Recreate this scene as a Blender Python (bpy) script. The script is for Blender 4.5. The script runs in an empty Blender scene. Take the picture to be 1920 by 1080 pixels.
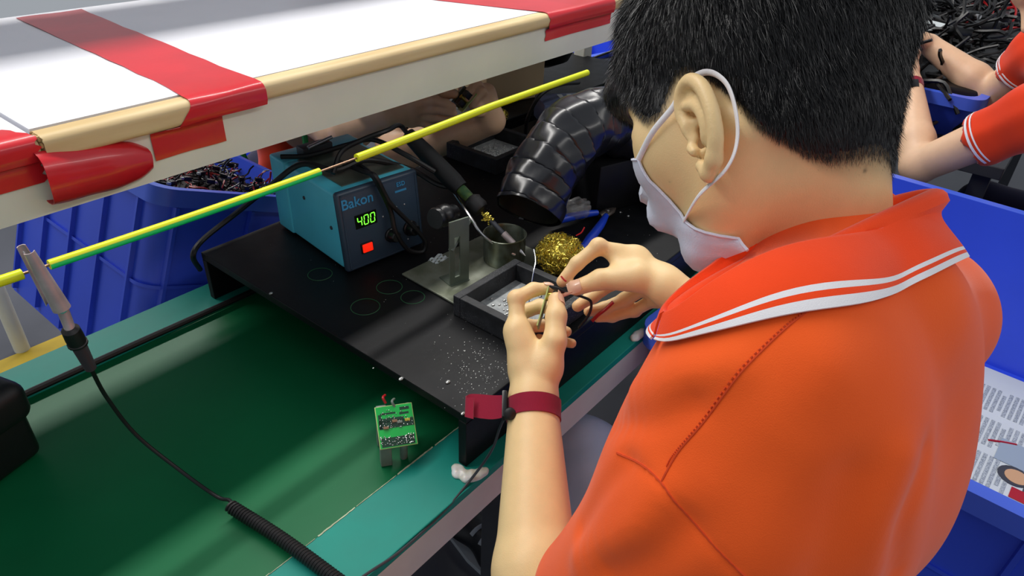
import bpy, bmesh, math, random
import numpy as np
from mathutils import Matrix, Vector, noise as mnoise
random.seed(7); RNG = np.random.default_rng(7)
sc = bpy.context.scene
col = sc.collection
# ---------------------------------------------------------------- camera (real compact camera held 0.62 m above the line)
F_PX = 1323.0; CX, CY = 960.0, 540.0
_v1 = np.array([2215-CX, -255-CY, F_PX]); _v1 /= np.linalg.norm(_v1)
_v3 = np.array([870-CX, 2600-CY, F_PX]); _v3 -= _v1*(_v1@_v3); _v3 /= np.linalg.norm(_v3)
AX, AZ = _v1, -_v3; AY = np.cross(AZ, AX)
RC = np.array([AX, AY, AZ])                     # camera frame (right, down, forward) -> world
CAM = np.array([0, 0, 0.62])
XC, YC, ZC = RC[:, 0], RC[:, 1], RC[:, 2]
cd = bpy.data.cameras.new('camera'); cam = bpy.data.objects.new('camera', cd); col.objects.link(cam)
cd.sensor_width = 36; cd.lens = F_PX/1920*36; cd.clip_start = 0.02; cd.clip_end = 60
M4 = Matrix.Identity(4)
for i in range(3):
    M4[i][0] = XC[i]; M4[i][1] = -YC[i]; M4[i][2] = -ZC[i]; M4[i][3] = CAM[i]
cam.matrix_world = M4; sc.camera = cam
def ray(u, v):
    d = np.array([u-CX, v-CY, F_PX]); return RC@(d/np.linalg.norm(d))
def Pz(u, v, z): r = ray(u, v); return CAM+r*((z-CAM[2])/r[2])
def Py(u, v, y): r = ray(u, v); return CAM+r*(y/r[1])
def Pd(u, v, d): return CAM+ray(u, v)*d
def cdir(x, y, z): return RC@np.array([x, y, z], float)
# ---------------------------------------------------------------- colour management, world, lamps
sc.view_settings.view_transform = 'Standard'; sc.view_settings.look = 'None'
sc.view_settings.gamma = 1; sc.view_settings.use_curve_mapping = False
sc.view_settings.exposure = 0.12
w = bpy.data.worlds.new('world'); sc.world = w; w.use_nodes = True
w.node_tree.nodes['Background'].inputs[0].default_value = (0.86, 0.92, 1.0, 1)
w.node_tree.nodes['Background'].inputs[1].default_value = 0.36
def area(name, loc, target, sx, sy, power, colr=(1, 0.97, 0.93)):
    l = bpy.data.lights.new(name, 'AREA'); l.shape = 'RECTANGLE'; l.size = sx; l.size_y = sy; l.energy = power; l.color = colr
    o = bpy.data.objects.new(name, l); col.objects.link(o); o.location = loc
    z = (Vector(loc)-Vector(target)).normalized(); x = Vector((1, 0, 0)); y = z.cross(x).normalized(); x = y.cross(z)
    o.matrix_world = Matrix((x, y, z)).transposed().to_4x4(); o.location = loc
    return o
area('tube_lamp_line', (0.9, 1.21, 1.60), (0.9, 0.9, 0), 3.4, 0.10, 40)
area('tube_lamp_far', (1.0, 3.0, 1.75), (1.0, 1.2, 0), 4.0, 0.12, 65)
area('fill_lamp_near', (1.2, -1.3, 1.95), (0.8, 0.0, 0), 3.5, 0.14, 13)  # added fill for the worker's back and the near-facing sides
# ---------------------------------------------------------------- materials
def lin(c): return tuple(((x/255)/12.92 if x/255 <= .04045 else ((x/255+.055)/1.055)**2.4) for x in c)
MATS = {}
def mat(name, rgb, rough=.5, metal=0, var=0., scale=20, bump=0., bscale=200, rvar=0., sss=0., coat=0., emit=0., alpha=1., rgb2=None, stretch=None, detail=4, sheen=0., spec=.5, trans=0., aniso=None):
    m = bpy.data.materials.new(name); m.use_nodes = True; nt = m.node_tree; b = nt.nodes['Principled BSDF']
    c = lin(rgb)
    b.inputs['Base Color'].default_value = (*c, 1); b.inputs['Roughness'].default_value = rough; b.inputs['Metallic'].default_value = metal
    b.inputs['Specular IOR Level'].default_value = spec
    if coat: b.inputs['Coat Weight'].default_value = coat; b.inputs['Coat Roughness'].default_value = .08
    if sss: b.inputs['Subsurface Weight'].default_value = sss; b.inputs['Subsurface Radius'].default_value = (1, .35, .2); b.inputs['Subsurface Scale'].default_value = .006
    if emit: b.inputs['Emission Color'].default_value = (*c, 1); b.inputs['Emission Strength'].default_value = emit
    if alpha < 1: b.inputs['Alpha'].default_value = alpha
    if sheen: b.inputs['Sheen Weight'].default_value = sheen; b.inputs['Sheen Roughness'].default_value = .4
    if trans: b.inputs['Transmission Weight'].default_value = trans
    tc = nt.nodes.new('ShaderNodeTexCoord'); mp = nt.nodes.new('ShaderNodeMapping'); nt.links.new(tc.outputs['Object'], mp.inputs[0])
    if stretch: mp.inputs['Scale'].default_value = stretch
    if var or rgb2:
        n = nt.nodes.new('ShaderNodeTexNoise'); n.inputs['Scale'].default_value = scale; n.inputs['Detail'].default_value = detail
        nt.links.new(mp.outputs[0], n.inputs[0])
        r = nt.nodes.new('ShaderNodeValToRGB'); e = r.color_ramp.elements
        c2 = lin(rgb2) if rgb2 else tuple(min(1, x*(1+var)) for x in c); c1 = c if rgb2 else tuple(x*(1-var) for x in c)
        e[0].position = .35; e[1].position = .65; e[0].color = (*c1, 1); e[1].color = (*c2, 1)
        nt.links.new(n.outputs[0], r.inputs[0]); nt.links.new(r.outputs[0], b.inputs['Base Color'])
    if bump:
        n2 = nt.nodes.new('ShaderNodeTexNoise'); n2.inputs['Scale'].default_value = bscale; n2.inputs['Detail'].default_value = 3
        nt.links.new(mp.outputs[0], n2.inputs[0])
        bp = nt.nodes.new('ShaderNodeBump'); bp.inputs['Strength'].default_value = bump; bp.inputs['Distance'].default_value = .001
        nt.links.new(n2.outputs[0], bp.inputs['Height']); nt.links.new(bp.outputs[0], b.inputs['Normal'])
    if rvar:
        n3 = nt.nodes.new('ShaderNodeTexNoise'); n3.inputs['Scale'].default_value = scale*2
        nt.links.new(mp.outputs[0], n3.inputs[0])
        mr = nt.nodes.new('ShaderNodeMapRange'); mr.inputs[3].default_value = max(0, rough-rvar); mr.inputs[4].default_value = min(1, rough+rvar)
        nt.links.new(n3.outputs[0], mr.inputs[0]); nt.links.new(mr.outputs[0], b.inputs['Roughness'])
    MATS[name] = m; return m
def specks(m, rgb, scale, thr, size=1.0):
    """pale dust or scratches as a worn pattern of the thing itself: voronoi dots gated by a large noise"""
    nt = m.node_tree; b = nt.nodes['Principled BSDF']; tc = nt.nodes.new('ShaderNodeTexCoord')
    v = nt.nodes.new('ShaderNodeTexVoronoi'); v.inputs['Scale'].default_value = scale; nt.links.new(tc.outputs['Object'], v.inputs['Vector'])
    n = nt.nodes.new('ShaderNodeTexNoise'); n.inputs['Scale'].default_value = 9; n.inputs['Detail'].default_value = 5; nt.links.new(tc.outputs['Object'], n.inputs[0])
    a = nt.nodes.new('ShaderNodeMapRange'); a.inputs[1].default_value = thr; a.inputs[2].default_value = thr+.22; nt.links.new(n.outputs[0], a.inputs[0])
    l = nt.nodes.new('ShaderNodeMapRange'); l.inputs[1].default_value = .26*size; l.inputs[2].default_value = .12*size; nt.links.new(v.outputs['Distance'], l.inputs[0])
    mu = nt.nodes.new('ShaderNodeMath'); mu.operation = 'MULTIPLY'; nt.links.new(a.outputs[0], mu.inputs[0]); nt.links.new(l.outputs[0], mu.inputs[1])
    mx = nt.nodes.new('ShaderNodeMix'); mx.data_type = 'RGBA'; mx.inputs[7].default_value = (*lin(rgb), 1)
    src = b.inputs['Base Color'].links[0].from_socket if b.inputs['Base Color'].links else None
    if src: nt.links.new(src, mx.inputs[6])
    else: mx.inputs[6].default_value = b.inputs['Base Color'].default_value
    nt.links.new(mu.outputs[0], mx.inputs[0]); nt.links.new(mx.outputs[2], b.inputs['Base Color'])
    return m
# ---------------------------------------------------------------- mesh builder
def N(v): v = np.asarray(v, float); return v/(np.linalg.norm(v)+1e-12)
def smooth_path(pts, n=8):
    P = np.array(pts, float)
    if len(P) < 3: return P
    Q = np.vstack([2*P[0]-P[1], P, 2*P[-1]-P[-2]]); out = []
    for i in range(1, len(Q)-2):
        for t in np.linspace(0, 1, n, endpoint=False):
            a, b, c, d = Q[i-1], Q[i], Q[i+1], Q[i+2]
            out.append(.5*((2*b)+(-a+c)*t+(2*a-5*b+4*c-d)*t*t+(-a+3*b-3*c+d)*t**3))
    out.append(P[-1]); return np.array(out)
class MB:
    def __init__(s): s.v = []; s.f = []; s.m = []
    def add(s, vs, fs, mi=0):
        o = len(s.v); s.v.extend([tuple(map(float, x)) for x in vs]); s.f.extend([tuple(i+o for i in f) for f in fs]); s.m.extend([mi]*len(fs)); return s
    def box(s, c, size, axes=None, bev=0.0, mi=0, taper=1.0, seg=2):
        bm = bmesh.new(); bmesh.ops.create_cube(bm, size=1)
        for v in bm.verts:
            k = taper if v.co.z < 0 else 1
            v.co = Vector((v.co.x*size[0]*k, v.co.y*size[1]*k, v.co.z*size[2]))
        if bev: bmesh.ops.bevel(bm, geom=list(bm.edges), offset=bev, segments=seg, affect='EDGES', profile=.5)
        A = np.eye(3) if axes is None else np.array(axes, float)
        vs = [np.array(c)+v.co.x*A[0]+v.co.y*A[1]+v.co.z*A[2] for v in bm.verts]
        bm.verts.index_update(); fs = [[v.index for v in f.verts] for f in bm.faces]; bm.free()
        return s.add(vs, fs, mi)
    def bx(s, lo, hi, bev=0.0, mi=0):
        lo = np.array(lo, float); hi = np.array(hi, float); return s.box((lo+hi)/2, hi-lo, None, bev, mi)
    def tube(s, pts, r, seg=8, cap=True, mi=0, flat=1.0, up=None):
        P = np.array(pts, float); n = len(P); R = np.full(n, r) if np.isscalar(r) else np.interp(np.linspace(0, 1, n), np.linspace(0, 1, len(r)), r)
        T = np.gradient(P, axis=0); T /= np.linalg.norm(T, axis=1)[:, None]+1e-12
        u = N(np.cross(T[0], up if up is not None else ([0, 0, 1] if abs(T[0][2]) < .9 else [1, 0, 0])))
        vs = []
        for i in range(n):
            u = N(u-T[i]*(u@T[i])); w2 = np.cross(T[i], u)
            for k in range(seg):
                a = 2*math.pi*k/seg; vs.append(P[i]+R[i]*(math.cos(a)*u+math.sin(a)*w2*flat))
        fs = [(i*seg+k, i*seg+(k+1) % seg, (i+1)*seg+(k+1) % seg, (i+1)*seg+k) for i in range(n-1) for k in range(seg)]
        if cap: fs += [tuple(range(seg))[::-1], tuple(range((n-1)*seg, n*seg))]
        return s.add(vs, fs, mi)
    def lathe(s, prof, c, axis=(0, 0, 1), seg=24, mi=0, cap=True, sx=1.0, ref=None):
        """prof: (radius, height along axis)"""
        a = N(axis); u = N(np.cross(a, ref if ref is not None else ([1, 0, 0] if abs(a[0]) < .8 else [0, 1, 0]))); w2 = np.cross(a, u); vs = []
        for r, h in prof:
            for k in range(seg):
                t = 2*math.pi*k/seg; vs.append(np.array(c)+a*h+r*(math.cos(t)*u*sx+math.sin(t)*w2))
        n = len(prof)
        fs = [(i*seg+k, i*seg+(k+1) % seg, (i+1)*seg+(k+1) % seg, (i+1)*seg+k) for i in range(n-1) for k in range(seg)]
        if cap: fs += [tuple(range(seg))[::-1], tuple(range((n-1)*seg, n*seg))]
        return s.add(vs, fs, mi)
    def grid(s, G, mi=0, thick=0, rowmats=None):
        """G: (rows, cols, 3) points; thick gives it a back face"""
        G = np.array(G, float); r, c = G.shape[:2]
        if thick:
            du = np.gradient(G, axis=0); dv = np.gradient(G, axis=1); nn = np.cross(du, dv); nn /= np.linalg.norm(nn, axis=2)[..., None]+1e-12
            B = G-nn*thick
            o = r*c; vs = list(G.reshape(-1, 3))+list(B.reshape(-1, 3)); base = len(s.v); s.v.extend([tuple(x) for x in vs])
            def q(*f, m=mi): s.f.append(tuple(base+i for i in f)); s.m.append(m)
            for i in range(r-1):
                m = rowmats[i] if rowmats else mi
                for j in range(c-1):
                    a, b, d, e = i*c+j, i*c+j+1, (i+1)*c+j+1, (i+1)*c+j
                    q(a, e, d, b, m=m); q(a+o, b+o, d+o, e+o, m=m)
            ml = rowmats[-1] if rowmats else mi; mf = rowmats[0] if rowmats else mi
            for j in range(c-1):
                q(j, j+1, j+1+o, j+o, m=mf); k = (r-1)*c; q(k+j+1, k+j, k+j+o, k+j+1+o, m=ml)
            for i in range(r-1):
                m = rowmats[i] if rowmats else mi
                q((i+1)*c, i*c, i*c+o, (i+1)*c+o, m=m); q(i*c+c-1, (i+1)*c+c-1, (i+1)*c+c-1+o, i*c+c-1+o, m=m)
        else:
            base = len(s.v); s.v.extend([tuple(x) for x in G.reshape(-1, 3)])
            for i in range(r-1):
                for j in range(c-1):
                    s.f.append((base+i*c+j, base+i*c+j+1, base+(i+1)*c+j+1, base+(i+1)*c+j)); s.m.append(rowmats[i] if rowmats else mi)
        return s
    def prism(s, poly, h, c=(0, 0, 0), axes=None, mi=0):
        """poly in the plane axes[0], axes[1]; extruded by h along axes[2]"""
        A = np.eye(3) if axes is None else np.array(axes, float); n = len(poly); c = np.array(c, float)
        vs = [c+x*A[0]+y*A[1] for x, y in poly]+[c+x*A[0]+y*A[1]+h*A[2] for x, y in poly]
        fs = [tuple(range(n))[::-1], tuple(range(n, 2*n))]+[(i, (i+1) % n, (i+1) % n+n, i+n) for i in range(n)]
        return s.add(vs, fs, mi)
    def ell(s, c, r, axes=None, seg=16, rings=10, mi=0):
        A = np.eye(3) if axes is None else np.array(axes, float); vs = []; c = np.array(c, float)
        for i in range(rings+1):
            t = math.pi*i/rings
            for k in range(seg):
                p = 2*math.pi*k/seg; vs.append(c+A[0]*r[0]*math.sin(t)*math.cos(p)+A[1]*r[1]*math.sin(t)*math.sin(p)+A[2]*r[2]*math.cos(t))
        fs = [(i*seg+k, (i+1)*seg+k, (i+1)*seg+(k+1) % seg, i*seg+(k+1) % seg) for i in range(rings) for k in range(seg)]
        return s.add(vs, fs, mi)
WL = {}
def link(name, me, m, parent, origin, smooth):
    ms = m if isinstance(m, (list, tuple)) else [m]
    for x in ms: me.materials.append(MATS[x] if isinstance(x, str) else x)
    o = bpy.data.objects.new(name, me); col.objects.link(o)
    if parent is not None: o.parent = parent; WL[o] = WL[parent]
    else: o.location = origin; WL[o] = np.array(origin, float)
    if smooth:
        me.polygons.foreach_set('use_smooth', np.ones(len(me.polygons), bool))
        if smooth != 'all':
            try: me.set_sharp_from_angle(angle=math.radians(smooth if smooth is not True else 40))
            except Exception: pass
    return o
def build(name, mb, m, parent=None, smooth=True, label=None, origin=None):
    V = np.array(mb.v, float)
    if parent is None and origin is None: origin = np.array([(V[:, 0].min()+V[:, 0].max())/2, (V[:, 1].min()+V[:, 1].max())/2, V[:, 2].min()])
    off = WL[parent] if parent is not None else np.array(origin)
    me = bpy.data.meshes.new(name); me.from_pydata([tuple(x) for x in (V-off)], [], mb.f); me.validate(clean_customdata=False)
    if len(set(mb.m)) > 1 and len(me.polygons) == len(mb.m): me.polygons.foreach_set('material_index', mb.m)
    bm = bmesh.new(); bm.from_mesh(me); bmesh.ops.recalc_face_normals(bm, faces=bm.faces); bm.to_mesh(me); bm.free()
    me.update()
    o = link(name, me, m, parent, origin, smooth)
    if label: o['label'] = label
    return o
def thing(name, label, cat, loc, group=None):
    o = bpy.data.objects.new(name, None); o.empty_display_size = .02; col.objects.link(o); o.location = loc; WL[o] = np.array(loc, float)
    return tag(o, label, cat, group)
def tag(o, label, cat, group=None, kind=None):
    if label: o['label'] = label
    if cat: o['category'] = cat
    if group: o['group'] = group
    if kind: o['kind'] = kind
    return o
def struct(o): o['kind'] = 'structure'; return o
# ---------------------------------------------------------------- signed-distance sculpting (continuous bodies and cloth)
class SDF:
    def __init__(s): s.p = []
    def cap(s, a, b, ra, rb=None, k=.01): s.p.append(('c', np.array(a, float), np.array(b, float), ra, ra if rb is None else rb, k, False)); return s
    def ell(s, c, r, A=None, k=.01, sub=False): s.p.append(('e', np.array(c, float), np.eye(3) if A is None else np.array(A, float), np.array(r, float), None, k, sub)); return s
    def chain(s, pts, rs, k=.006):
        for i in range(len(pts)-1): s.cap(pts[i], pts[i+1], rs[i], rs[i+1], k)
        return s
    @staticmethod
    def d1(p, X):
        if p[0] == 'c':
            a, b, ra, rb = p[1:5]; ab = b-a; t = np.clip((X-a)@ab/(ab@ab+1e-12), 0, 1)
            return np.linalg.norm(X-a-t[:, None]*ab, axis=1)-(ra+(rb-ra)*t)
        Q = (X-p[1])@p[2].T; r = p[3]; k0 = np.linalg.norm(Q/r, axis=1); k1 = np.linalg.norm(Q/(r*r), axis=1)
        return np.where(k0 < 1e-6, -r.min(), k0*(k0-1)/(k1+1e-9))
    def ev(s, X, prims=None):
        X = np.atleast_2d(X); d = np.full(len(X), 1e3)
        for p in (s.p if prims is None else prims):
            e = s.d1(p, X); k = p[5]
            if p[6]:
                h = np.clip(.5-.5*(d+e)/k, 0, 1); d = d+(-e-d)*h+k*h*(1-h)
            else:
                h = np.clip(.5+.5*(d-e)/k, 0, 1); d = d+(e-d)*h-k*h*(1-h)
        return d
    def grad(s, X):
        X = np.atleast_2d(X); g = np.stack([s.ev(X+e)-s.ev(X-e) for e in np.eye(3)*1e-3], 1); return g/(np.linalg.norm(g, axis=1)[:, None]+1e-9)
    def march(s, o, d, tmax=4., t0=.05):
        t = t0
        for _ in range(200):
            q = s.ev(o+d*t)[0]
            if q < 2e-4: return o+d*t
            t += max(q*.7, 2e-4)
            if t > tmax: return None
        return o+d*t
    def hit(s, u, v): return s.march(CAM, ray(u, v))
    def project(s, X, off=0.):
        X = np.array(X, float)
        for _ in range(8): X = X-s.grad(X)*(s.ev(X)-off)[:, None]*.8
        return X
    def mesh(s, vox, lo=None, hi=None, disp=None, B=16):
        los, his = [], []
        for p in s.p:
            if p[6]: continue
            if p[0] == 'c': r = max(p[3], p[4]); los += [np.minimum(p[1], p[2])-r]; his += [np.maximum(p[1], p[2])+r]
            else: r = p[3].max(); los += [p[1]-r]; his += [p[1]+r]
        L = np.min(los, axis=0)-.02 if lo is None else np.array(lo); Hh = np.max(his, axis=0)+.02 if hi is None else np.array(hi)
        bs = B*vox; nb = np.ceil((Hh-L)/bs).astype(int)
        bi = np.stack(np.meshgrid(*[np.arange(n) for n in nb], indexing='ij'), -1).reshape(-1, 3)
        cen = L+(bi+.5)*bs; rad = bs*.87
        D = np.stack([s.d1(p, cen) for p in s.p], 1); kk = np.array([p[5] for p in s.p]); sub = np.array([p[6] for p in s.p])
        Dm = np.where(sub[None], 1e3, D).min(1); act = (Dm < rad+.02) & (Dm > -rad*2.5-.03)
        g1 = np.arange(B+1); gx = np.stack(np.meshgrid(g1, g1, g1, indexing='ij'), -1).reshape(-1, 3)*vox
        nx, ny, nz = nb*B+2
        KEY, POS, EDG = [], [], []
        for bidx, c0, row in zip(bi[act], cen[act], D[act]):
            m0 = row[~sub].min(); keep = [p for p, e, q, sb in zip(s.p, row, kk, sub) if (e < m0+2*rad+q*2) or (sb and e < rad*1.2)]
            X = gx+(L+bidx*bs); d = s.ev(X, keep)
            if disp is not None: d = d+disp(X)
            if d.min() > 0 or d.max() < 0: continue
            d = d.reshape(B+1, B+1, B+1); sg = d < 0
            acc = np.zeros((B, B, B, 3)); cnt = np.zeros((B, B, B))
            for ax in range(3):
                s0 = [slice(0, B+1)]*3; s1 = [slice(0, B+1)]*3; s0[ax] = slice(0, B); s1[ax] = slice(1, B+1)
                a, b = d[tuple(s0)], d[tuple(s1)]; cr = sg[tuple(s0)] != sg[tuple(s1)]
                t = np.where(cr, a/(a-b+1e-20), 0)
                oth = [i for i in range(3) if i != ax]
                for i in (0, 1):
                    for j in (0, 1):
                        sl = [slice(0, B)]*3; sl[oth[0]] = slice(i, B+i); sl[oth[1]] = slice(j, B+j)
                        c = cr[tuple(sl)]; tt = t[tuple(sl)]; cnt += c
                        acc[..., ax] += tt; acc[..., oth[0]] += c*i; acc[..., oth[1]] += c*j
            cell = np.argwhere(cnt > 0)
            if not len(cell): continue
            cc = tuple(cell.T); pos = acc[cc]/cnt[cc][:, None]
            gi = cell+bidx*B; KEY.append((gi[:, 0]*ny+gi[:, 1])*nz+gi[:, 2]); POS.append(L+(gi+pos)*vox)
            for ax in range(3):
                s0 = [slice(0, B)]*3; s1 = [slice(0, B)]*3; s1[ax] = slice(1, B+1)
                a, b = sg[tuple(s0)], sg[tuple(s1)]; e = np.argwhere(a != b)
                if len(e): EDG.append(np.column_stack([e+bidx*B, np.full(len(e), ax), a[tuple(e.T)]]))
        KEY = np.concatenate(KEY); POS = np.concatenate(POS); EDG = np.concatenate(EDG)
        od = np.argsort(KEY); KEY = KEY[od]; POS = POS[od]
        F = []
        for ax in range(3):
            E = EDG[EDG[:, 3] == ax]; o1 = np.zeros(3, int); o2 = np.zeros(3, int); o1[(ax+1) % 3] = 1; o2[(ax+2) % 3] = 1
            q = [E[:, :3], E[:, :3]-o1, E[:, :3]-o1-o2, E[:, :3]-o2]; ids = []; ok = np.ones(len(E), bool)
            for c in q:
                k = (c[:, 0]*ny+c[:, 1])*nz+c[:, 2]; i = np.clip(np.searchsorted(KEY, k), 0, len(KEY)-1); ok &= KEY[i] == k; ids.append(i)
            ids = np.stack(ids, 1); fl = E[:, 4] == 1; ids[~fl] = ids[~fl][:, ::-1]; F.append(ids[ok])
        return POS, np.concatenate(F)
def mesh_np(name, V, F, m, parent, smooth='all', label=None, origin=(0, 0, 0)):
    off = WL[parent] if parent is not None else np.array(origin)
    me = bpy.data.meshes.new(name); n = F.shape[1]
    me.vertices.add(len(V)); me.vertices.foreach_set('co', (V-off).astype(np.float32).ravel())
    me.loops.add(F.size); me.loops.foreach_set('vertex_index', F.astype(np.int32).ravel())
    me.polygons.add(len(F)); me.polygons.foreach_set('loop_start', np.arange(0, F.size, n, dtype=np.int32)); me.polygons.foreach_set('loop_total', np.full(len(F), n, np.int32))
    me.update(calc_edges=True); me.validate()
    o = link(name, me, m, parent, origin, smooth)
    if label: o['label'] = label
    return o
# ================================================================ MATERIALS
mat('floor_paint', (76, 78, 86), .45, var=.12, scale=3, rvar=.1)
mat('yellow_paint', (190, 160, 40), .5, var=.1, scale=10)
mat('teal_paint', (14, 136, 122), .55, var=.10, scale=9, bump=.1, bscale=60, rvar=.05, spec=.3)
specks(MATS['teal_paint'], (120, 175, 160), 260, .60, .7)
mat('belt_green', (10, 98, 58), .42, var=.10, scale=5, bump=.08, bscale=90, spec=.22)
specks(MATS['belt_green'], (110, 160, 135), 330, .63, .6)
mat('black_board', (13, 14, 17), .5, var=.3, scale=14, bump=.15, bscale=120, rvar=.1, spec=.22)
specks(MATS['black_board'], (140, 142, 142), 520, .58, .55)
mat('steel_profile', (206, 202, 196), .5, metal=.0, var=.08, scale=8)
mat('dark_steel', (52, 55, 62), .5, var=.1)
mat('chalk', (180, 190, 160), .9, var=.2, scale=90)
mat('black_rubber', (17, 17, 19), .5, var=.15, scale=30)
mat('black_plastic', (20, 20, 22), .33, var=.15, scale=30)
mat('white_laminate', (232, 233, 240), .38, var=.02, scale=6, bump=.05, bscale=50)
mat('cream_steel', (226, 228, 214), .42, var=.05, scale=7, rvar=.05)
mat('beech', (222, 200, 152), .55, rgb2=(202, 174, 122), scale=38, stretch=(.12, 1, 1), bump=.2, bscale=150, detail=6)
mat('beech_raw', (196, 164, 112), .75, rgb2=(150, 114, 72), scale=200, stretch=(.5, 1, 1), bump=.6, bscale=300)
mat('red_tape', (204, 30, 42), .30, var=.07, scale=14, coat=.25, bump=.12, bscale=45)
mat('bin_blue', (52, 84, 222), .36, var=.05, scale=5, bump=.1, bscale=30)
mat('bin_rim', (72, 106, 232), .33, var=.04, scale=5)
mat('wire_yellow', (226, 236, 24), .3)
mat('wire_green', (20, 226, 116), .3)
mat('copper', (150, 120, 96), .35, metal=.8)
mat('chrome', (200, 196, 196), .22, metal=1)
mat('worn_steel', (190, 176, 176), .4, metal=.35, var=.12, scale=60)
mat('station_blue', (92, 212, 236), .36, var=.06, scale=8)
mat('panel_dark', (50, 68, 86), .38, var=.08, scale=12)
specks(MATS['panel_dark'], (190, 200, 205), 300, .62, .5)
mat('print_blue', (60, 150, 200), .5)
mat('led_green', (120, 255, 60), .5, emit=1.3)
mat('display_dark', (8, 14, 8), .15)
mat('switch_red', (230, 34, 12), .25, emit=.9)
mat('switch_hot', (255, 130, 60), .25, emit=1.6)
mat('stand_plate', (112, 118, 98), .42, metal=.45, rgb2=(150, 154, 140), scale=25, bump=.3, bscale=150)
specks(MATS['stand_plate'], (205, 205, 190), 380, .5, .8)
mat('stand_post', (110, 120, 108), .38, metal=.5, var=.1, scale=30)
mat('cup_metal', (120, 128, 118), .25, metal=.6, rgb2=(84, 84, 60), scale=40)
mat('guard_green', (120, 140, 62), .35, metal=.3, rgb2=(52, 92, 50), scale=60)
mat('brass', (208, 190, 84), .3, metal=.85)
mat('tray_black', (17, 19, 23), .6, rgb2=(36, 38, 43), scale=60, bump=.4, bscale=200)
specks(MATS['tray_black'], (175, 178, 178), 520, .47, .9)
mat('ash', (136, 140, 142), .7, rgb2=(168, 172, 172), scale=90, bump=.5, bscale=300)
mat('dross', (200, 202, 200), .3, metal=.7)
mat('plier_blue', (26, 66, 200), .3)
mat('plier_steel', (96, 88, 82), .38, metal=.7)
mat('duct_black', (20, 21, 26), .27, var=.15, scale=20, bump=.5, bscale=28, spec=.6)
mat('duct_red', (110, 40, 36), .4)
mat('duct_inside', (44, 44, 30), .6, rgb2=(24, 24, 20), scale=30)
mat('board_green', (24, 176, 76), .3, var=.1, scale=40)
mat('board_dark', (14, 60, 42), .35)
mat('board_edge', (186, 205, 130), .5)
mat('solder', (215, 218, 218), .18, metal=1)
mat('grey_part', (112, 124, 116), .5, var=.1, scale=60)
mat('wire_red', (176, 26, 32), .4)
mat('wire_black', (16, 16, 18), .38)
mat('glue_white', (232, 235, 236), .35, rgb2=(205, 200, 180), scale=60, bump=.3, bscale=120, sss=.2)
mat('paper', (205, 212, 214), .8, var=.04, scale=6)
mat('ink', (120, 128, 138), .85, rgb2=(188, 196, 200), scale=420, stretch=(1, 1, 1))
mat('ink_dark', (60, 62, 70), .85)
mat('cardboard', (196, 178, 140), .8, var=.06, scale=10)
mat('green_cable', (34, 150, 70), .4)
mat('wall_paint', (196, 198, 200), .7, var=.03, scale=3)
mat('lamp_white', (235, 235, 235), .4)
# ================================================================ SETTING
mb = MB().bx((-3, -3, -.77), (7, 6, -.75)); struct(build('floor', mb, 'floor_paint', smooth=False))
mb = MB().bx((-3, Pz(110, 668, -.75)[1], -.75), (3.4, Pz(110, 630, -.75)[1], -.7495)); o = struct(build('trim_1', mb, 'yellow_paint', smooth=False)); o['label'] = 'yellow line painted on the workshop floor'
# ---- ceiling-hung lamp channels that carry the tubes (out of view, above the line)
def lamp(name, x0, x1, y, z, w, lab):
    t = thing('tube_lamp', lab, 'lamp', ((x0+x1)/2, y, z))
    build('housing', MB().box(((x0+x1)/2, y, z+.045), (x1-x0, w, .05), bev=.004), 'lamp_white', t, smooth=False)
# ---- conveyor line
conv = thing('conveyor_line', 'long production line with dark green belt between teal painted rails', 'conveyor', (1.2, .66, -.75))
build('belt', MB().bx((-.6, .436, -.02), (1.85, .889, -.003)), 'belt_green', conv, smooth=False)
for y0, y1 in ((.365, .440), (.885, .960)):
    build('rail', MB().bx((-.6, y0, -.012), (1.85, y1, 0), bev=.0012), 'teal_paint', conv, smooth=False)
for y0 in (.367, .952):
    build('side_profile', MB().bx((-.6, y0, -.058), (1.85, y0+.006, -.0125)).bx((-.6, y0, -.062), (1.85, y0+.03, -.058)), 'steel_profile', conv, smooth=False, label='grey steel side profile under the rail')
g = MB(); xx = -.3
while xx < 1.3:
    L = random.uniform(.01, .06); n = max(2, int(L/.004)); w0 = random.uniform(.0004, .0012); yb = .440+random.uniform(-.0006, .0006)
    top = []; bot = []
    for i in range(n+1):
        x = xx+L*i/n; top.append((x, yb+w0*random.uniform(.3, 1), 0)); bot.append((x, yb-w0*random.uniform(.3, 1), 0))
    g.grid([[(p[0], p[1], .0007) for p in top], [(p[0], p[1], .0007) for p in bot]], thick=.0015); xx += L+random.choice([0, .002, .004, .02])
build('seam_edge', g, 'chalk', conv, smooth=False, label='worn pale seam between belt and near rail')['kind'] = 'stuff'
for x in (.508, 1.75):
    for y in (.40, .93):
        build('support_leg', MB().bx((x-.017, y-.017, -.75), (x+.017, y+.017, -.05), bev=.002), 'dark_steel', conv, smooth=False)
build('under_tray', MB().bx((-.6, .46, -.10), (1.85, .90, -.085)), 'dark_steel', conv, smooth=False)
# ---- black cable lying in the far belt gutter
p = [(x, .884+.002*math.sin(x*9), .0045) for x in np.linspace(.12, 1.84, 60)]
tag(build('black_cable', MB().tube(p, .0045, 8), 'black_rubber'), 'thick black cable lying straight along the far rail of the line', 'cable')
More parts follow.
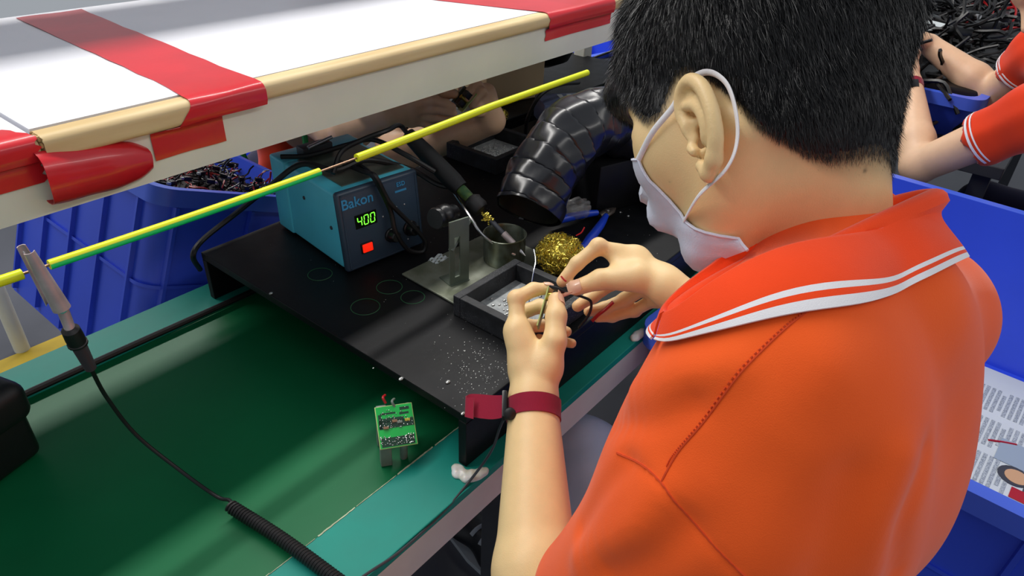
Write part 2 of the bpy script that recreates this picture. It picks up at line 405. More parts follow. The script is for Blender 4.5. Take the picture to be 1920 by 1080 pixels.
# ================================================================ OVERHEAD SHELF
ZB = Py(437, 295, .714)[2]; ZM = Py(437, 206, .706)[2]; ZT = Py(437, 163, .716)[2]
ZT = min(ZT, ZM+.034)
XS = Py(85, 285, .706)[0]               # butt joint between the two boards
XT0, XT1 = Py(300, 225, .706)[0], Py(437, 185, .706)[0]
shelf = thing('overhead_shelf', 'white topped shelf over the line with bare wooden edge and red tape', 'shelf', (1.0, .95, ZB))
YF = .706
def edge_profile(x0, x1, y=YF, zt=ZT, zm=ZM, r=.009, jag=.0):
    prof = []
    for k in range(7): a = math.pi/2*k/6; prof.append((y+r-r*math.sin(a), zt-r+r*math.cos(a)))
    for k in range(5): a = math.pi/2*k/4; prof.append((y+.006-.006*math.cos(a), zm+.006-.006*math.sin(a)))
    prof += [(y+.022, zm), (y+.022, zt)]
    mb = MB(); n = len(prof); vs = []; nx = max(2, int((x1-x0)/.01)); xs = np.linspace(x0, x1, nx)
    for x in xs: vs += [(x+random.uniform(-jag, jag)*(x in (xs[0], xs[-1])), a, b) for a, b in prof]
    fs = [(i*n+k, i*n+(k+1) % n, (i+1)*n+(k+1) % n, (i+1)*n+k) for i in range(nx-1) for k in range(n)]
    fs += [tuple(range(n)), tuple(range((nx-1)*n, nx*n))[::-1]]
    return mb.add(vs, fs)
build('top_board', MB().bx((XS, YF+.023, ZM), (1.85, 1.205, ZT+.0006)), 'white_laminate', shelf, smooth=False)
build('top_board', MB().bx((-.8, YF+.023, ZM-.003), (XS-.003, 1.205, ZT-.002)), 'white_laminate', shelf, smooth=False)
build('wooden_edge', edge_profile(XS, XT1-.04, y=YF-.004, zm=ZM-.003, jag=.001), 'beech', shelf, label='worn rounded wooden edge strip with a broken end')
build('wooden_edge', edge_profile(XT1-.04, 1.85), 'beech', shelf, label='long plain wooden edge strip')
build('wooden_edge', edge_profile(-.8, XS-.003, zt=ZT-.002), 'beech', shelf)
q = MB()
for i in range(40):
    a = random.random(); b = random.random(); q.ell((XS-.001, YF+.0+.018*a, ZM+.002+(ZT-ZM-.004)*b), (.0022, .0022, .003), seg=6, rings=4)
build('splintered_end', q, 'beech_raw', shelf, label='splintered raw end of the wooden edge')['kind'] = 'stuff'
build('beam', MB().bx((-.8, .714, ZB), (1.85, .722, ZM)).bx((-.8, .722, ZB), (1.85, .76, ZB+.004)), 'cream_steel', shelf, smooth=False, label='cream painted steel beam below the wooden edge')
build('beam', MB().bx((-.8, 1.188, ZB), (1.85, 1.20, ZM)), 'cream_steel', shelf, smooth=False)
for x in np.arange(-.6, 1.8, .55): build('cross_bar', MB().bx((x, .722, ZB+.006), (x+.03, 1.188, ZM-.002)), 'dark_steel', shelf, smooth=False)
for x in (-.72, 1.80): build('shelf_post', MB().bx((x-.02, 1.15, -.75), (x+.02, 1.188, 1.0), bev=.003), 'cream_steel', shelf, smooth=False)
# unseen tier added as a blocker: its edge shades the back half of the shelf
build('unseen_tier', MB().bx((-.8, 1.078, .945), (1.85, 1.50, .965), bev=.002), 'white_laminate', shelf, smooth=False)
build('shade_panel', MB().bx((-.8, 1.49, .62), (1.85, 1.50, .945)), 'cream_steel', shelf, smooth=False)  # unseen panel added to keep the far lamp off the shelf top
# tape: strip wrapped over the board, the wood and the beam
def tape(fx0, fx1, ys, zend, lab, fz=0.0, e=.0009, parent=shelf, yf=YF-.004):
    path = [(y, ZT+e+.0006) for y in ys]
    for k in range(1, 7): a = math.pi/2*k/6; path.append((yf+.009-(.009+e)*math.sin(a), ZT-.009+(.009+e)*math.cos(a)))
    path += [(yf-e, z) for z in np.linspace(ZT-.012, ZM+.004, 4)]+[(yf+.001, ZM-.002), (.7115, ZM-.004-fz), (.7125, ZM-.007-fz)]
    path += [(.7128, z) for z in np.linspace(ZM-.011-fz, zend, 4)]
    n = len(path); G = []
    for i, (y, z) in enumerate(path):
        t = i/(n-1); a, b = fx0(t, y, z), fx1(t, y, z); G.append([(a+(b-a)*s, y, z+.0004*math.sin(7*s+i)) for s in np.linspace(0, 1, 7)])
    return build('red_tape', MB().grid(G, thick=-.0003), 'red_tape', parent, label=lab)
XB0 = Py(292, 296, .712)[0]; XB1 = Py(425, 262, .712)[0]
def ta0(t, y, z):
    if y > .72: return .358+(y-.76)*.03+.0012*math.sin(y*90)
    s = np.clip((ZT-z)/(ZT-ZM), 0, 1.0); return .352-.017*s**1.5 if z > ZM-.003 else XB0
def ta1(t, y, z):
    if y > .72: return .440+(y-.76)*.045+.001*math.sin(y*70)
    return .440 if z > ZM-.003 else XB1
tape(ta0, ta1, list(np.linspace(1.19, .72, 14)), ZM-.034, 'wide red tape strip running across the white top and over the edge', fz=.001)
ZE = Py(40, 355, .712)[2]
tape(lambda t, y, z: -.3, lambda t, y, z: XS-.004-.003*math.sin(z*800) if y < .722 else XS-.012-max(0, y-.73)*.6, list(np.linspace(.74, .718, 4)), ZE, 'red tape wrapped around the edge left of the joint', yf=YF)
x1, x2 = Py(1031, 35, .706)[0], Py(1031, 35, .706)[0]+.20
tape(lambda t, y, z: x1-(y-.72)*.35 if y > .72 else x1+.0015*math.sin(z*500), lambda t, y, z: x2, list(np.linspace(1.1, .72, 8)), Py(1031, 75, .712)[2], 'red tape over the shelf edge near the dark hair', yf=YF)
# peeled, rolled flap of tape under the broken wood
L0, L1 = Py(88, 330, .690), Py(288, 290, .700)
G = []
for i, s in enumerate(np.linspace(0, 1, 22)):
    c = L0+(L1-L0)*s; row = []; R = .0190*(1-.30*s**3)*(1+.02*math.sin(s*13))
    cc = c+np.array([0, .018, -.004])
    endr = 1-.35*max(0, (s-.82)/.18)**2
    for k in range(13):
        a = math.radians(100+215*k/12); row.append((cc[0]+.0008*math.sin(k*.9+s*6), cc[1]+R*math.cos(a)*1.0, cc[2]+R*math.sin(a)*1.35*endr-.004))
    G.append(row)
build('peeled_tape', MB().grid(np.array(G), thick=.0008), 'red_tape', shelf, label='peeled roll of red tape hanging below the broken wood')
# small chalk tick on the wood
# ================================================================ GROUND WIRE AND CLIP
W0 = Pd(80, 495, .73); WY, WZ = W0[1], W0[2]
def wx(u): # x on the wire line for a picture column
    lo, hi = -.4, 1.6
    for _ in range(50):
        m = (lo+hi)/2; q = RC.T@(np.array([m, WY, WZ])-CAM); uu = q[0]/q[2]*F_PX+CX if q[2] > 0 else -9e9
        lo, hi = (m, hi) if uu < u else (lo, m)
    return lo
gw = thing('ground_wire', 'yellow and green ground wire stretched tight beneath the shelf', 'wire', (wx(500), WY, WZ))
RW = .0045
xa, xb, xc, xd = wx(90), wx(598), wx(668), wx(1101)
def sag(x): return WZ-.006*math.sin(max(0, min(1, (x-.05)/.7))*math.pi)
def wpath(a, b, n=24): return [(x, WY, sag(x)) for x in np.linspace(a, b, n)]
def striped(a, b, mats, name, lab):
    mb = MB(); mb.tube(wpath(a, b), RW, 16)
    up = N(-YC*.75-ZC*.35)
    for i, f in enumerate(mb.f):
        c = np.mean([mb.v[j] for j in f], axis=0); d = c-np.array([c[0], WY, sag(c[0])])
        mb.m[i] = 0 if d@np.array([0, .55, .83]) > -.0002 else 1
    return build(name, mb, mats, gw, label=lab)
striped(xa, xb, ['wire_yellow', 'wire_green'], 'insulation', 'yellow and green striped insulation')
build('insulation', MB().tube(wpath(xc, xd), RW*1.12, 16), 'wire_yellow', gw, label='plain yellow insulation on the right')
build('insulation', MB().tube(wpath(-.3, wx(40)), RW*1.05, 16), 'wire_yellow', gw, label='plain yellow insulation at the left end')
build('bare_core', MB().tube(wpath(-.3, xd), .0013, 8), 'copper', gw)
# crocodile clip
clip = thing('crocodile_clip', 'steel crocodile clip biting the bare ground wire', 'clip', Pd(85, 520, .72))
a, b = Pd(52, 468, .700), Pd(112, 572, .735); ax = N(b-a); side = N(np.cross(ax, ray(80, 520))); up = np.cross(side, ax)*-1
if up@ZC > 0: up = -up
L = np.linalg.norm(b-a)
for sgn, nm in ((1, 'jaw'), (-1, 'jaw')):
    G = []
    for t in np.linspace(0, 1, 12):
        wd = 0.00343+0.00317*t; c = a+ax*L*t+up*(0.0037+0.00238*t if sgn > 0 else -0.00607-0.00198*(1-t))*1.0+side*(0 if sgn > 0 else -0.0029)
        G.append([c+side*wd*math.cos(q)+up*sgn*wd*.75*math.sin(q) for q in np.linspace(0, math.pi, 9)])
    j = build(nm, MB().grid(G, thick=0.00079), 'worn_steel', clip)
    m2 = MB()
    for t in np.linspace(0.0528, .34, 7):
        c = a+ax*L*t+up*(0.0033 if sgn > 0 else -0.00462)-side*0.0037; m2.add([c-ax*0.00132, c+ax*0.00132, c-up*sgn*0.00264, c-up*sgn*0.00198+side*0.00132], [(0, 1, 2), (1, 3, 2), (0, 2, 3), (0, 3, 1)])
    build('tooth', m2, 'chrome', j)['kind'] = 'stuff'
build('rivet', MB().lathe([(.0, 0.0029), (0.0037, 0.00264), (0.00475, 0.00106), (0.00475, -0.01122), (0, -0.01122)], b+up*0.00594, up, 14, cap=False), 'chrome', clip)
e = Pd(132, 618, .745)
build('crimp_tube', MB().tube([b-ax*0.00528, b+ax*0.00792, e], [0.00554, 0.00475, 0.00449], 14), 'worn_steel', clip)
s1 = Pd(170, 690, .785)
mb = MB(); d = N(s1-e); LL = np.linalg.norm(s1-e)
pr = [(0.00462, -0.00264), (0.00766, 0), (0.00818, 0.01056), (0.00792, 0.01716), (0.00871, 0.01782), (0.00871, 0.0198), (0.00792, 0.02046)]
h = 0.02112
while h < LL: pr += [(0.00766-0.00238*h/LL, h), (0.00634-0.00238*h/LL, h+0.00119)]; h += 0.0029
mb.lathe(pr+[(0.0033, LL)], e, d, 16); build('strain_relief', mb, 'black_rubber', clip, label='ribbed black strain relief')
cord = thing('coiled_cord', 'thin black cord ending in a tight coil on the belt', 'cord', Pz(430, 945, 0))
pts = smooth_path([s1, Pd(200, 745, .83), Pd(255, 815, .865), Pd(335, 880, .875), Pz(405, 930, .006), Pz(430, 938, .009), Pz(436, 950, .012)], 10)
build('straight_lead', MB().tube(pts, .0020, 8), 'black_rubber', cord)
A0, A1 = Pz(433, 950, .0085), Pz(660, 1108, .0125); mid = Pz(530, 1012, .0085)
base = smooth_path([A0, mid, A1], 30); T = np.gradient(base, axis=0); L = np.concatenate([[0], np.cumsum(np.linalg.norm(np.diff(base, axis=0), axis=1))])
turns = int(L[-1]/.0037); n = turns*14; s = np.linspace(0, L[-1], n); C = np.stack([np.interp(s, L, base[:, i]) for i in range(3)], 1)
Tt = np.gradient(C, axis=0); Tt /= np.linalg.norm(Tt, axis=1)[:, None]; U = np.cross(Tt, [0, 0, 1]); U /= np.linalg.norm(U, axis=1)[:, None]; V2 = np.cross(U, Tt)
ph = np.arange(n)*2*math.pi/14
H = C+U*(np.cos(ph)*.0058)[:, None]+V2*(np.sin(ph)*.0058)[:, None]
build('coil', MB().tube(H, .0017, 6), 'black_rubber', cord, label='tightly coiled section of the cord')
# ================================================================ BLACK BOX LOWER LEFT
bb = thing('black_holder', 'black rounded block standing on the belt at the left picture edge', 'holder', (.10, .80, -.003))
c = Pz(-30, 815, .02)
build('body', MB().box((c[0]-.02, c[1]-.03, .03), (.10, .075, .064), [N([.95, .3, 0]), N([-.3, .95, 0]), [0, 0, 1]], bev=.010, seg=4), 'black_plastic', bb)
c2 = Pz(-42, 735, .10)
build('cap', MB().box((c2[0]-.012, c2[1]-.01, .085), (.085, .07, .05), [N([.95, .3, 0]), N([-.3, .95, 0]), [0, 0, 1]], bev=.016, seg=5), 'black_rubber', bb)
# ================================================================ BLACK STANDS
XL = .428
def stand(name, lab, x0, x1, y0, y1, legs=True):
    t = thing(name, lab, 'stand', ((x0+x1)/2, (y0+y1)/2, 0))
    build('top', MB().bx((x0, y0, .068), (x1, y1, .080), bev=.0015), 'black_board', t, smooth=False)
    build('side_board', MB().bx((x0, y0, .0005), (x1, y0+.012, .068), bev=.001), 'black_board', t, smooth=False)
    build('side_board', MB().bx((x0, y1-.012, .0005), (x1, y1, .068), bev=.001), 'black_board', t, smooth=False)
    return t
st = stand('black_stand', 'low black painted stand holding the soldering station, dusted with grey specks', XL, 1.55, .388, .922)
rings = [(600, 514, 23), (685, 575, 26), (730, 538, 24), (774, 557, 22)]
for u, v, rp in rings:
    c = Pz(u, v, .0803); r = rp*.98/F_PX*1.0
    build('drawn_ring', MB().tube([(c[0]+r*math.cos(a), c[1]+r*math.sin(a), .0801) for a in np.linspace(0, 2*math.pi, 40)], .0006, 5, cap=False), mat('ring_green', (26, 84, 48), .6) if 'ring_green' not in MATS else 'ring_green', st, label='thin green ring drawn on the black top')
q = MB()
for u, v, r in [(508, 550, .003), (752, 710, .0035), (840, 716, .0035), (700, 690, .0012), (868, 775, .003), (1178, 405, .003), (1163, 398, .0025), (790, 515, .002)]:
    c = Pz(u, v, .081); q.ell(c, (r, r*.7, r*.5), seg=7, rings=5)
for i in range(260):
    u = random.gauss(905, 40); v = random.gauss(690, 35); c = Pz(u, v, .0802); r = random.uniform(.00015, .0006)
    if c[1] > .395: q.ell(c, (r*1.6, r, r*.6), seg=5, rings=3)
for i in range(120):
    c = np.array([random.uniform(.5, 1.1), random.uniform(.40, .9), .0802]); r = random.uniform(.0002, .0006); q.ell(c, (r*1.6, r, r*.6), seg=5, rings=3)
tag(build('solder_specks', q, 'dross'), 'scattered silver solder specks and flecks on the black stand', 'debris', kind='stuff')
st2 = stand('black_stand', 'second black stand across the line behind the far tray', 1.02, 1.8, .966, 1.34)
# hot glue at the foot of the stand and at the far foot
def glue(name, pts, lab):
    s = SDF()
    for u, v, z, r in pts: s.ell(Pz(u, v, z), (r, r*.8, r*.55), k=.006)
    V, F = s.mesh(.0011, disp=lambda X: .0005*np.sin(X[:, 0]*500)*np.sin(X[:, 1]*420+1)); o = mesh_np(name, V, F, 'glue_white', None, origin=Pz(pts[0][0], pts[0][1], 0)); return tag(o, lab, 'glue')
glue('glue_lump', [(860, 886, .002, .009), (878, 893, .002, .010), (895, 890, .001, .009), (908, 884, .001, .006), (855, 876, .002, .006)], 'white hot glue lump at the near foot of the black stand')
glue('glue_lump', [(1196, 628, .002, .009), (1206, 622, .004, .008), (1190, 634, .001, .008)], 'white glue lump on the rail behind the working hands')
# ================================================================ SOLDERING STATION
sx = N([.992, -.122, 0]); sy = np.array([.122, .992, 0]); sz = np.array([0, 0, 1.]); SO = np.array([.534, .711, .080])
SW, SD, SH = .136, .197, .121
stn = thing('soldering_station', 'light blue soldering station with dark front panel reading 400', 'soldering station', SO+sx*SW/2+sy*SD/2)
def S(a, b, c): return SO+sx*a+sy*b+sz*c
def sbox(a0, a1, b0, b1, c0, c1, bev=0, seg=2): return MB().box(S((a0+a1)/2, (b0+b1)/2, (c0+c1)/2), (a1-a0, b1-b0, c1-c0), (sx, sy, sz), bev, seg=seg)
build('case', sbox(0, SW, .012, SD, .003, SH, .006, 3), 'station_blue', stn)
build('rear_cover', sbox(-.002, SW+.002, SD-.045, SD, .003, SH+.002, .004, 3), 'station_blue', stn, label='lighter blue rear cover')
# front panel leans back a little at the top
lean = .012
pv = N(sz*SH+sy*lean); pn = np.cross(sx, pv); pn = -pn if pn@(-sy) < 0 else pn   # outward normal
mbp = MB().box(S(SW/2, .006+lean/2, SH/2+.001), (SW+.002, .012, SH), (sx, -pn, pv), .005, seg=3); pan = build('front_panel', mbp, 'panel_dark', stn)
mf = MB(); f0 = S(0, 0, 0)+sx*.0+pn*.0008
def PP(a, c, e=0.0): return S(0, .006+lean/2, SH/2+.001)+sx*a+pv*(c-SH/2)+pn*(.006+e)   # point on the panel face
for (a0, c0, a1, c1) in ((.004, .004, SW-.004, .006), (.004, SH-.006, SW-.004, SH-.004), (.004, .004, .006, SH-.004), (SW-.006, .004, SW-.004, SH-.004)):
    mf.box(PP((a0+a1)/2, (c0+c1)/2), (abs(a1-a0), abs(c1-c0), .0016), (sx, pv, pn))
build('bezel', mf, 'panel_dark', pan)
def Ppl(u, v, e=0.0):     # picture point -> panel face
    r = ray(u, v); p0 = PP(0, 0, e); return CAM+r*(((p0-CAM)@pn)/(r@pn))
def text(name, s, c, xd, yd, size, m, parent, ext=.0004, shear=0):
    cu = bpy.data.curves.new(name, 'FONT'); cu.body = s; cu.size = size; cu.extrude = ext; cu.align_x = 'CENTER'; cu.align_y = 'CENTER'; cu.shear = shear; cu.offset = size*.012
    to = bpy.data.objects.new('tmp', cu); col.objects.link(to); bpy.context.view_layer.update()
    me = bpy.data.meshes.new_from_object(to.evaluated_get(bpy.context.evaluated_depsgraph_get())); bpy.data.objects.remove(to)
    V = [np.array(v.co) for v in me.vertices]; F = [tuple(p.vertices) for p in me.polygons]; n = np.cross(xd, yd); mb = MB()
    mb.add([np.array(c)+np.array(xd)*v[0]+np.array(yd)*v[1]+n*v[2] for v in V], F); return build(name, mb, m, parent, smooth=False)
text('lettering', 'Bakon', Ppl(670, 378, .0006), sx, pv, .021, 'print_blue', pan)
text('lettering', 'ESD', Ppl(751, 345, .0006), sx, pv, .009, 'print_blue', pan)
build('label_plate', MB().box(Ppl(751, 357, .0), (.020, .003, .0008), (sx, pv, pn)), 'print_blue', pan, smooth=False)
dc = Ppl(686, 411, .0)
dis = build('display', MB().box(dc, (.036, .021, .0015), (sx, pv, pn), .0005), 'display_dark', pan, smooth=False)
def seg7(ch, c, h):
    segs = {'4': 'bcfg', '0': 'abcdef'}[ch]; w = h*.5; mb = MB(); t = h*.09
    P = {'a': ((0, h/2), 1), 'd': ((0, -h/2), 1), 'g': ((0, 0), 1), 'b': ((w/2, h/4), 0), 'c': ((w/2, -h/4), 0), 'e': ((-w/2, -h/4), 0), 'f': ((-w/2, h/4), 0)}
    for k in segs:
        (x, y), hz = P[k]; x += y*.12; mb.box(c+sx*x+pv*y, (w*.8 if hz else t, t if hz else h*.42, .0006), (sx, pv, pn))
    return mb
for i, ch in enumerate('400'): build('digit', seg7(ch, dc+sx*(i-1)*.0108+pn*.001, .0135), 'led_green', dis, smooth=False, label='lit green digit '+ch)
swc = Ppl(688, 463, .0)
sw = build('power_switch', MB().box(swc, (.020, .016, .004), (sx, pv, pn), .001), 'black_plastic', pan)
build('rocker', MB().box(swc+pn*.002, (.0165, .0125, .004), (sx, pv, pn), .001), 'switch_red', sw); 
SWR = MB().box(swc+pn*.0042-sx*.002, (.005, .006, .0006), (sx, pv, pn)).box(swc+pn*.0042+sx*.004, (.004, .006, .0006), (sx, pv, pn))
for (u, v, r) in ((733, 440, .0095), (768, 427, .0105)):
    k = build('knob', MB().lathe([(r*1.15, 0), (r*1.15, .003), (r, .004), (r*.85, .014), (r*.7, .0155), (0, .0155)], Ppl(u, v), pn, 20), 'black_plastic', pan)
    build('pointer', MB().box(Ppl(u, v)+pn*.0158+pv*r*.4, (.0012, r*.6, .0006), (sx, pv, pn)), 'chrome', k, smooth=False)
for u, v in ((743, 388), (758, 383), (718, 406), (765, 448)):
    build('indicator', MB().ell(Ppl(u, v), (.0014, .0014, .0014), seg=8, rings=6), 'dross', pan)
for (b, c) in ((.105, .083), (.035, .062)): build('screw', MB().lathe([(.003, 0), (.0028, .0012), (0, .0014)], S(0, b, c), -sx, 12), 'dark_steel', stn)
for a in (.015, SW-.015):
    for b in (.02, SD-.02): build('foot', MB().lathe([(.006, -.001), (.006, .006)], S(a, b, 0), sz, 12), 'black_rubber', stn)
build('top_plate', sbox(.02, SW-.01, .03, .15, SH, SH+.0015), 'stand_post', stn, smooth=False, label='dull grey plate on top of the case')
# small black clamp and chrome bits resting on it
tz = SO[2]+SH+.0015
c = Pz(590, 276, tz+.01)
tc_ = thing('small_tool_clamp', 'dark clamp with chrome bolt lying on the blue station', 'clamp', (c[0], c[1], tz))
build('body', MB().box((c[0], c[1], tz+.008), (.05, .022, .016), (sx, sy, sz), .002), 'dark_steel', tc_); build('bolt', MB().tube([(c[0]-.02, c[1]-.012, tz+.018), (c[0]+.028, c[1]-.006, tz+.02)], .003, 10), 'chrome', tc_)
# cables of the station: over the top and looping in front of the panel
cab = thing('station_cable', 'black cable draped over the blue station and looped before its panel', 'cable', (c[0], c[1], tz))
zc = tz+.006
def on(u, v, z): return Pz(u, v, z)
build('over_top', MB().tube(smooth_path([on(375, 505, .03), on(362, 480, .075), on(380, 450, .086), on(440, 402, .11), on(505, 350, .18), S(.0, .10, SH+.016), S(.03, .06, SH+.012), on(690, 300, .215), on(770, 318, .19), on(820, 345, .17), on(855, 352, .168)], 8), .0042, 8), 'black_rubber', cab)
build('over_top', MB().tube(smooth_path([S(.0, .16, SH+.008), S(.03, .13, SH+.012), on(650, 272, .225), on(700, 262, .235), on(760, 290, .225), on(815, 322, .20)], 8), .0038, 8), 'black_rubber', cab)
build('front_loop', MB().tube(smooth_path([S(.05, .09, SH+.012), S(.058, .03, SH+.012), Ppl(703, 330, .010), Ppl(722, 365, .012), Ppl(735, 385, .014), Ppl(775, 425, .018), Ppl(797, 452, .020), Ppl(792, 472, .018), Ppl(765, 468, .016), Ppl(742, 435, .014), Ppl(732, 395, .009), Ppl(708, 345, .006), S(.065, .03, SH+.01), S(.075, .09, SH+.006)], 8), .0036, 8), 'black_rubber', cab)
# ================================================================ IRON STAND, IRON, CUP
ist = thing('iron_stand', 'grey metal soldering iron stand with slotted post beside the station', 'iron stand', (.65, .585, .08))
build('base_plate', MB().box((.675, .590, .0825), (.19, .118, .003), (N([1, -.05, 0]), N([.05, 1, 0]), [0, 0, 1]), .0008), 'stand_plate', ist, smooth=False)
pb = Pz(861, 530, .084); px_ = N([.97, -.22, 0]); py_ = np.array([.22, .97, 0]); hp = .10
mb = MB()
for (a0, a1, c0, c1) in ((-.016, -.008, 0, hp), (.001, .016, 0, hp), (-.008, .001, 0, .012), (-.008, .001, .075, hp)):
    mb.box(pb+px_*(a0+a1)/2+sz*(c0+c1)/2, (a1-a0, .0025, c1-c0), (px_, py_, sz))
build('slotted_post', mb, 'stand_post', ist, smooth=False)
build('post_foot', MB().box(pb+py_*.012, (.032, .03, .003), (px_, py_, sz)), 'stand_post', ist, smooth=False)
kc = Pz(833, 404, .165)
build('clamp_knob', MB().lathe([(0, -.022), (.014, -.022), (.0155, -.018), (.013, -.010), (.016, -.006), (.016, .006), (.012, .012), (.012, .022), (0, .022)], kc, N([.9, .1, -.15]), 18), 'black_plastic', ist, label='black screw knob at the top of the post')
build('crossed_arm', MB().tube([Pz(880, 412, .165), Pz(862, 440, .155), Pz(845, 470, .14)], .004, 8), 'stand_post', ist)
cupc = Pz(945, 486, .084)
cup = build('cup', MB().lathe([(.030, 0), (.031, .002), (.0315, .042), (.0325, .044), (.031, .0445), (.0295, .042), (.029, .004), (0, .004)], cupc, seg=32), 'cup_metal'); tag(cup, 'dull round metal cup under the soldering iron tip', 'cup')
TIP, REAR = Pz(985, 480, .105), Pz(765, 252, .235)
ird = N(REAR-TIP)
def I(u, v):      # point on the iron's axis closest to a picture ray
    r = ray(u, v); w0 = TIP-CAM; a = ird@ird; b = ird@r; d = ird@w0; e = r@w0; t = (b*e-d)/(a-b*b); return TIP+ird*t
iron = thing('soldering_iron', 'black handled soldering iron clamped tip down over the cup', 'soldering iron', TIP)
build('tip', MB().tube([TIP, I(978, 470), I(962, 452)], [.0008, .0032, .0036], 14), 'chrome', iron)
build('barrel', MB().tube([I(964, 456), I(945, 437)], [.0048, .0052], 16), 'worn_steel', iron); build('barrel_sleeve', MB().tube([I(945, 437), I(922, 412)], [.0036, .0038], 12), 'dark_steel', iron)
q = MB()
for i in range(60): c = I(918+random.uniform(-12, 6), 408+random.uniform(-9, 6)); q.ell(c+RNG.normal(0, .003, 3), (.0025, .0018, .0015), seg=6, rings=4)
build('flux_crust', q, 'brass', iron, label='golden crusted flux on the barrel')['kind'] = 'stuff'
build('grip_ring', MB().lathe([(.004, 0), (.012, .003), (.0145, .008), (.0135, .018), (.0145, .022), (.009, .028)], I(905, 397), ird, 20), 'black_rubber', iron)
build('heat_guard', MB().tube([I(893, 384), I(861, 350)], [.0078, .0085], 14), 'guard_green', iron, label='green and brass coloured guard sleeve')
build('handle', MB().tube([I(864, 354), I(850, 338), I(800, 290), REAR], [.0125, .0145, .0135, .011], 18), 'black_rubber', iron)
build('cord', MB().tube(smooth_path([REAR, REAR+ird*.02, Pz(725, 245, .26), Pz(680, 262, .25), Pz(640, 285, .235), S(.02, .05, SH+.013)], 8), .0036, 8), 'black_rubber', iron)
ft = tag(build('solder_guide_tube', MB().tube(smooth_path([Pz(845, 352, .165), Pz(866, 383, .160), Pz(885, 412, .15), Pz(905, 440, .135), Pz(935, 462, .12), Pz(966, 478, .108)], 8), .0024, 8), 'chrome'), 'thin bent chrome guide tube leaning beside the iron', 'tube')
# crumpled tissue scrap beside the post
q = MB(); c = Pz(822, 488, .082); G = [[c+np.array([.026*(i/6-.5), .018*(j/5-.5), .004*abs(math.sin(i*.9+j*1.3))]) for j in range(6)] for i in range(7)]
tag(build('tissue_scrap', MB().grid(G, thick=.0004), 'paper', smooth=False), 'small crumpled scrap of tissue beside the slotted post', 'scrap')
# ================================================================ TRAYS
def tray(lab, x0, x1, y0, y1, z0=.0805, h=.031, wt=.012, n=200, cx=.5):
    t = thing('solder_tray', lab, 'tray', ((x0+x1)/2, (y0+y1)/2, z0))
    for lo, hi in (((x0, y0), (x1, y0+wt)), ((x0, y1-wt), (x1, y1)), ((x0, y0+wt), (x0+wt, y1-wt)), ((x1-wt, y0+wt), (x1, y1-wt))):
        build('wall', MB().bx((*lo, z0), (*hi, z0+h), bev=.0012), 'tray_black', t, smooth=False)
    build('floor_plate', MB().bx((x0+wt, y0+wt, z0), (x1-wt, y1-wt, z0+.005)), 'ash', t, smooth=False)
    q = MB()
    for i in range(n):
        c = (random.gauss((x0*(1-cx)+x1*cx), (x1-x0)*.16), random.gauss((y0+y1)/2, (y1-y0)*.16), z0+.006)
        if x0+wt < c[0] < x1-wt and y0+wt < c[1] < y1-wt: r = random.uniform(.0006, .0022); q.ell(c, (r*1.5, r, r*.7), seg=6, rings=4)
    tag(build('solder_dross', q, 'dross'), 'silvery solder crumbs lying in the '+lab.split(' tray')[0]+' tray', 'debris', kind='stuff')
    return t
tray('near black square tray under the working hands', .561, .690, .402, .532, n=90)
tray('far black square tray left of the black duct', .948, 1.092, .785, .913, n=240, cx=.45)
# ================================================================ BRASS WOOL
def wool(c, r, n, lab, tk=.0007):
    q = MB(); c = np.array(c)
    for i in range(n):
        d = N(RNG.normal(size=3)); rr = r*RNG.uniform(.45, 1.0); u = N(np.cross(d, RNG.normal(size=3))); w2 = np.cross(d, u); a0 = RNG.uniform(0, 6); m = 7
        rad = RNG.uniform(.003, .008); P = []
        for k in range(m):
            a = a0+k*.75; P.append(c+d*rr*np.array([1, 1, .85])+u*rad*math.cos(a)+w2*rad*math.sin(a)+d*.0018*math.sin(k*2.3))
        P = [np.array([p[0], p[1], max(p[2], .0812)]) for p in P]
        wv = N(RNG.normal(size=3))*tk; q.grid([[p-wv for p in P], [p+wv for p in P]])
    q.ell(c, (r*.72, r*.72, r*.62), seg=14, rings=10)
    return tag(build('brass_wool', q, 'brass', smooth=False), lab, 'brass wool')
wool(Pz(1050, 476, .113), .036, 900, 'round ball of golden brass wool beside the hands')
wool(Pz(940, 216, .093), .015, 130, 'small tuft of brass wool behind the far tray')
ws = build('solder_wire', MB().tube(smooth_path([Pz(1001, 468, .155), Pz(1004, 490, .150), Pz(999, 515, .145), Pz(993, 560, .13), Pz(990, 600, .11), Pz(985, 630, .092)], 8), .0008, 6), 'solder'); tag(ws, 'thin silver solder wire hanging upright above the near tray', 'wire')
tag(build('red_wire_scrap', MB().tube(smooth_path([Pz(1080, 442, .13), Pz(1090, 436, .135), Pz(1096, 426, .142)], 6), .0010, 6), 'wire_red'), 'short red wire scrap sticking up from the brass wool', 'wire')
# ================================================================ CUTTERS
pl = thing('side_cutters', 'side cutters with blue handles lying open behind the hands', 'cutters', Pz(1140, 396, .081))
build('handle', MB().tube(smooth_path([Pz(1034, 419, .092), Pz(1062, 409, .095), Pz(1095, 402, .095), Pz(1120, 399, .093)], 8), [.004, .0072, .0068, .005], 12), 'plier_blue', pl)
build('handle', MB().tube(smooth_path([Pz(1088, 470, .092), Pz(1106, 448, .095), Pz(1126, 422, .095), Pz(1136, 405, .093)], 8), [.0045, .0075, .0068, .005], 12), 'plier_blue', pl)
for dx in (-6, 6): build('jaw', MB().tube([Pz(1130+dx, 404, .091), Pz(1142+dx*.8, 396, .092), Pz(1152+dx*.3, 390, .091)], [.005, .0062, .0015], 10, flat=.7), 'plier_steel', pl)
build('pivot', MB().lathe([(.0045, -.004), (.0045, .005), (.003, .006), (0, .006)], Pz(1138, 398, .092), sz, 14), 'chrome', pl)
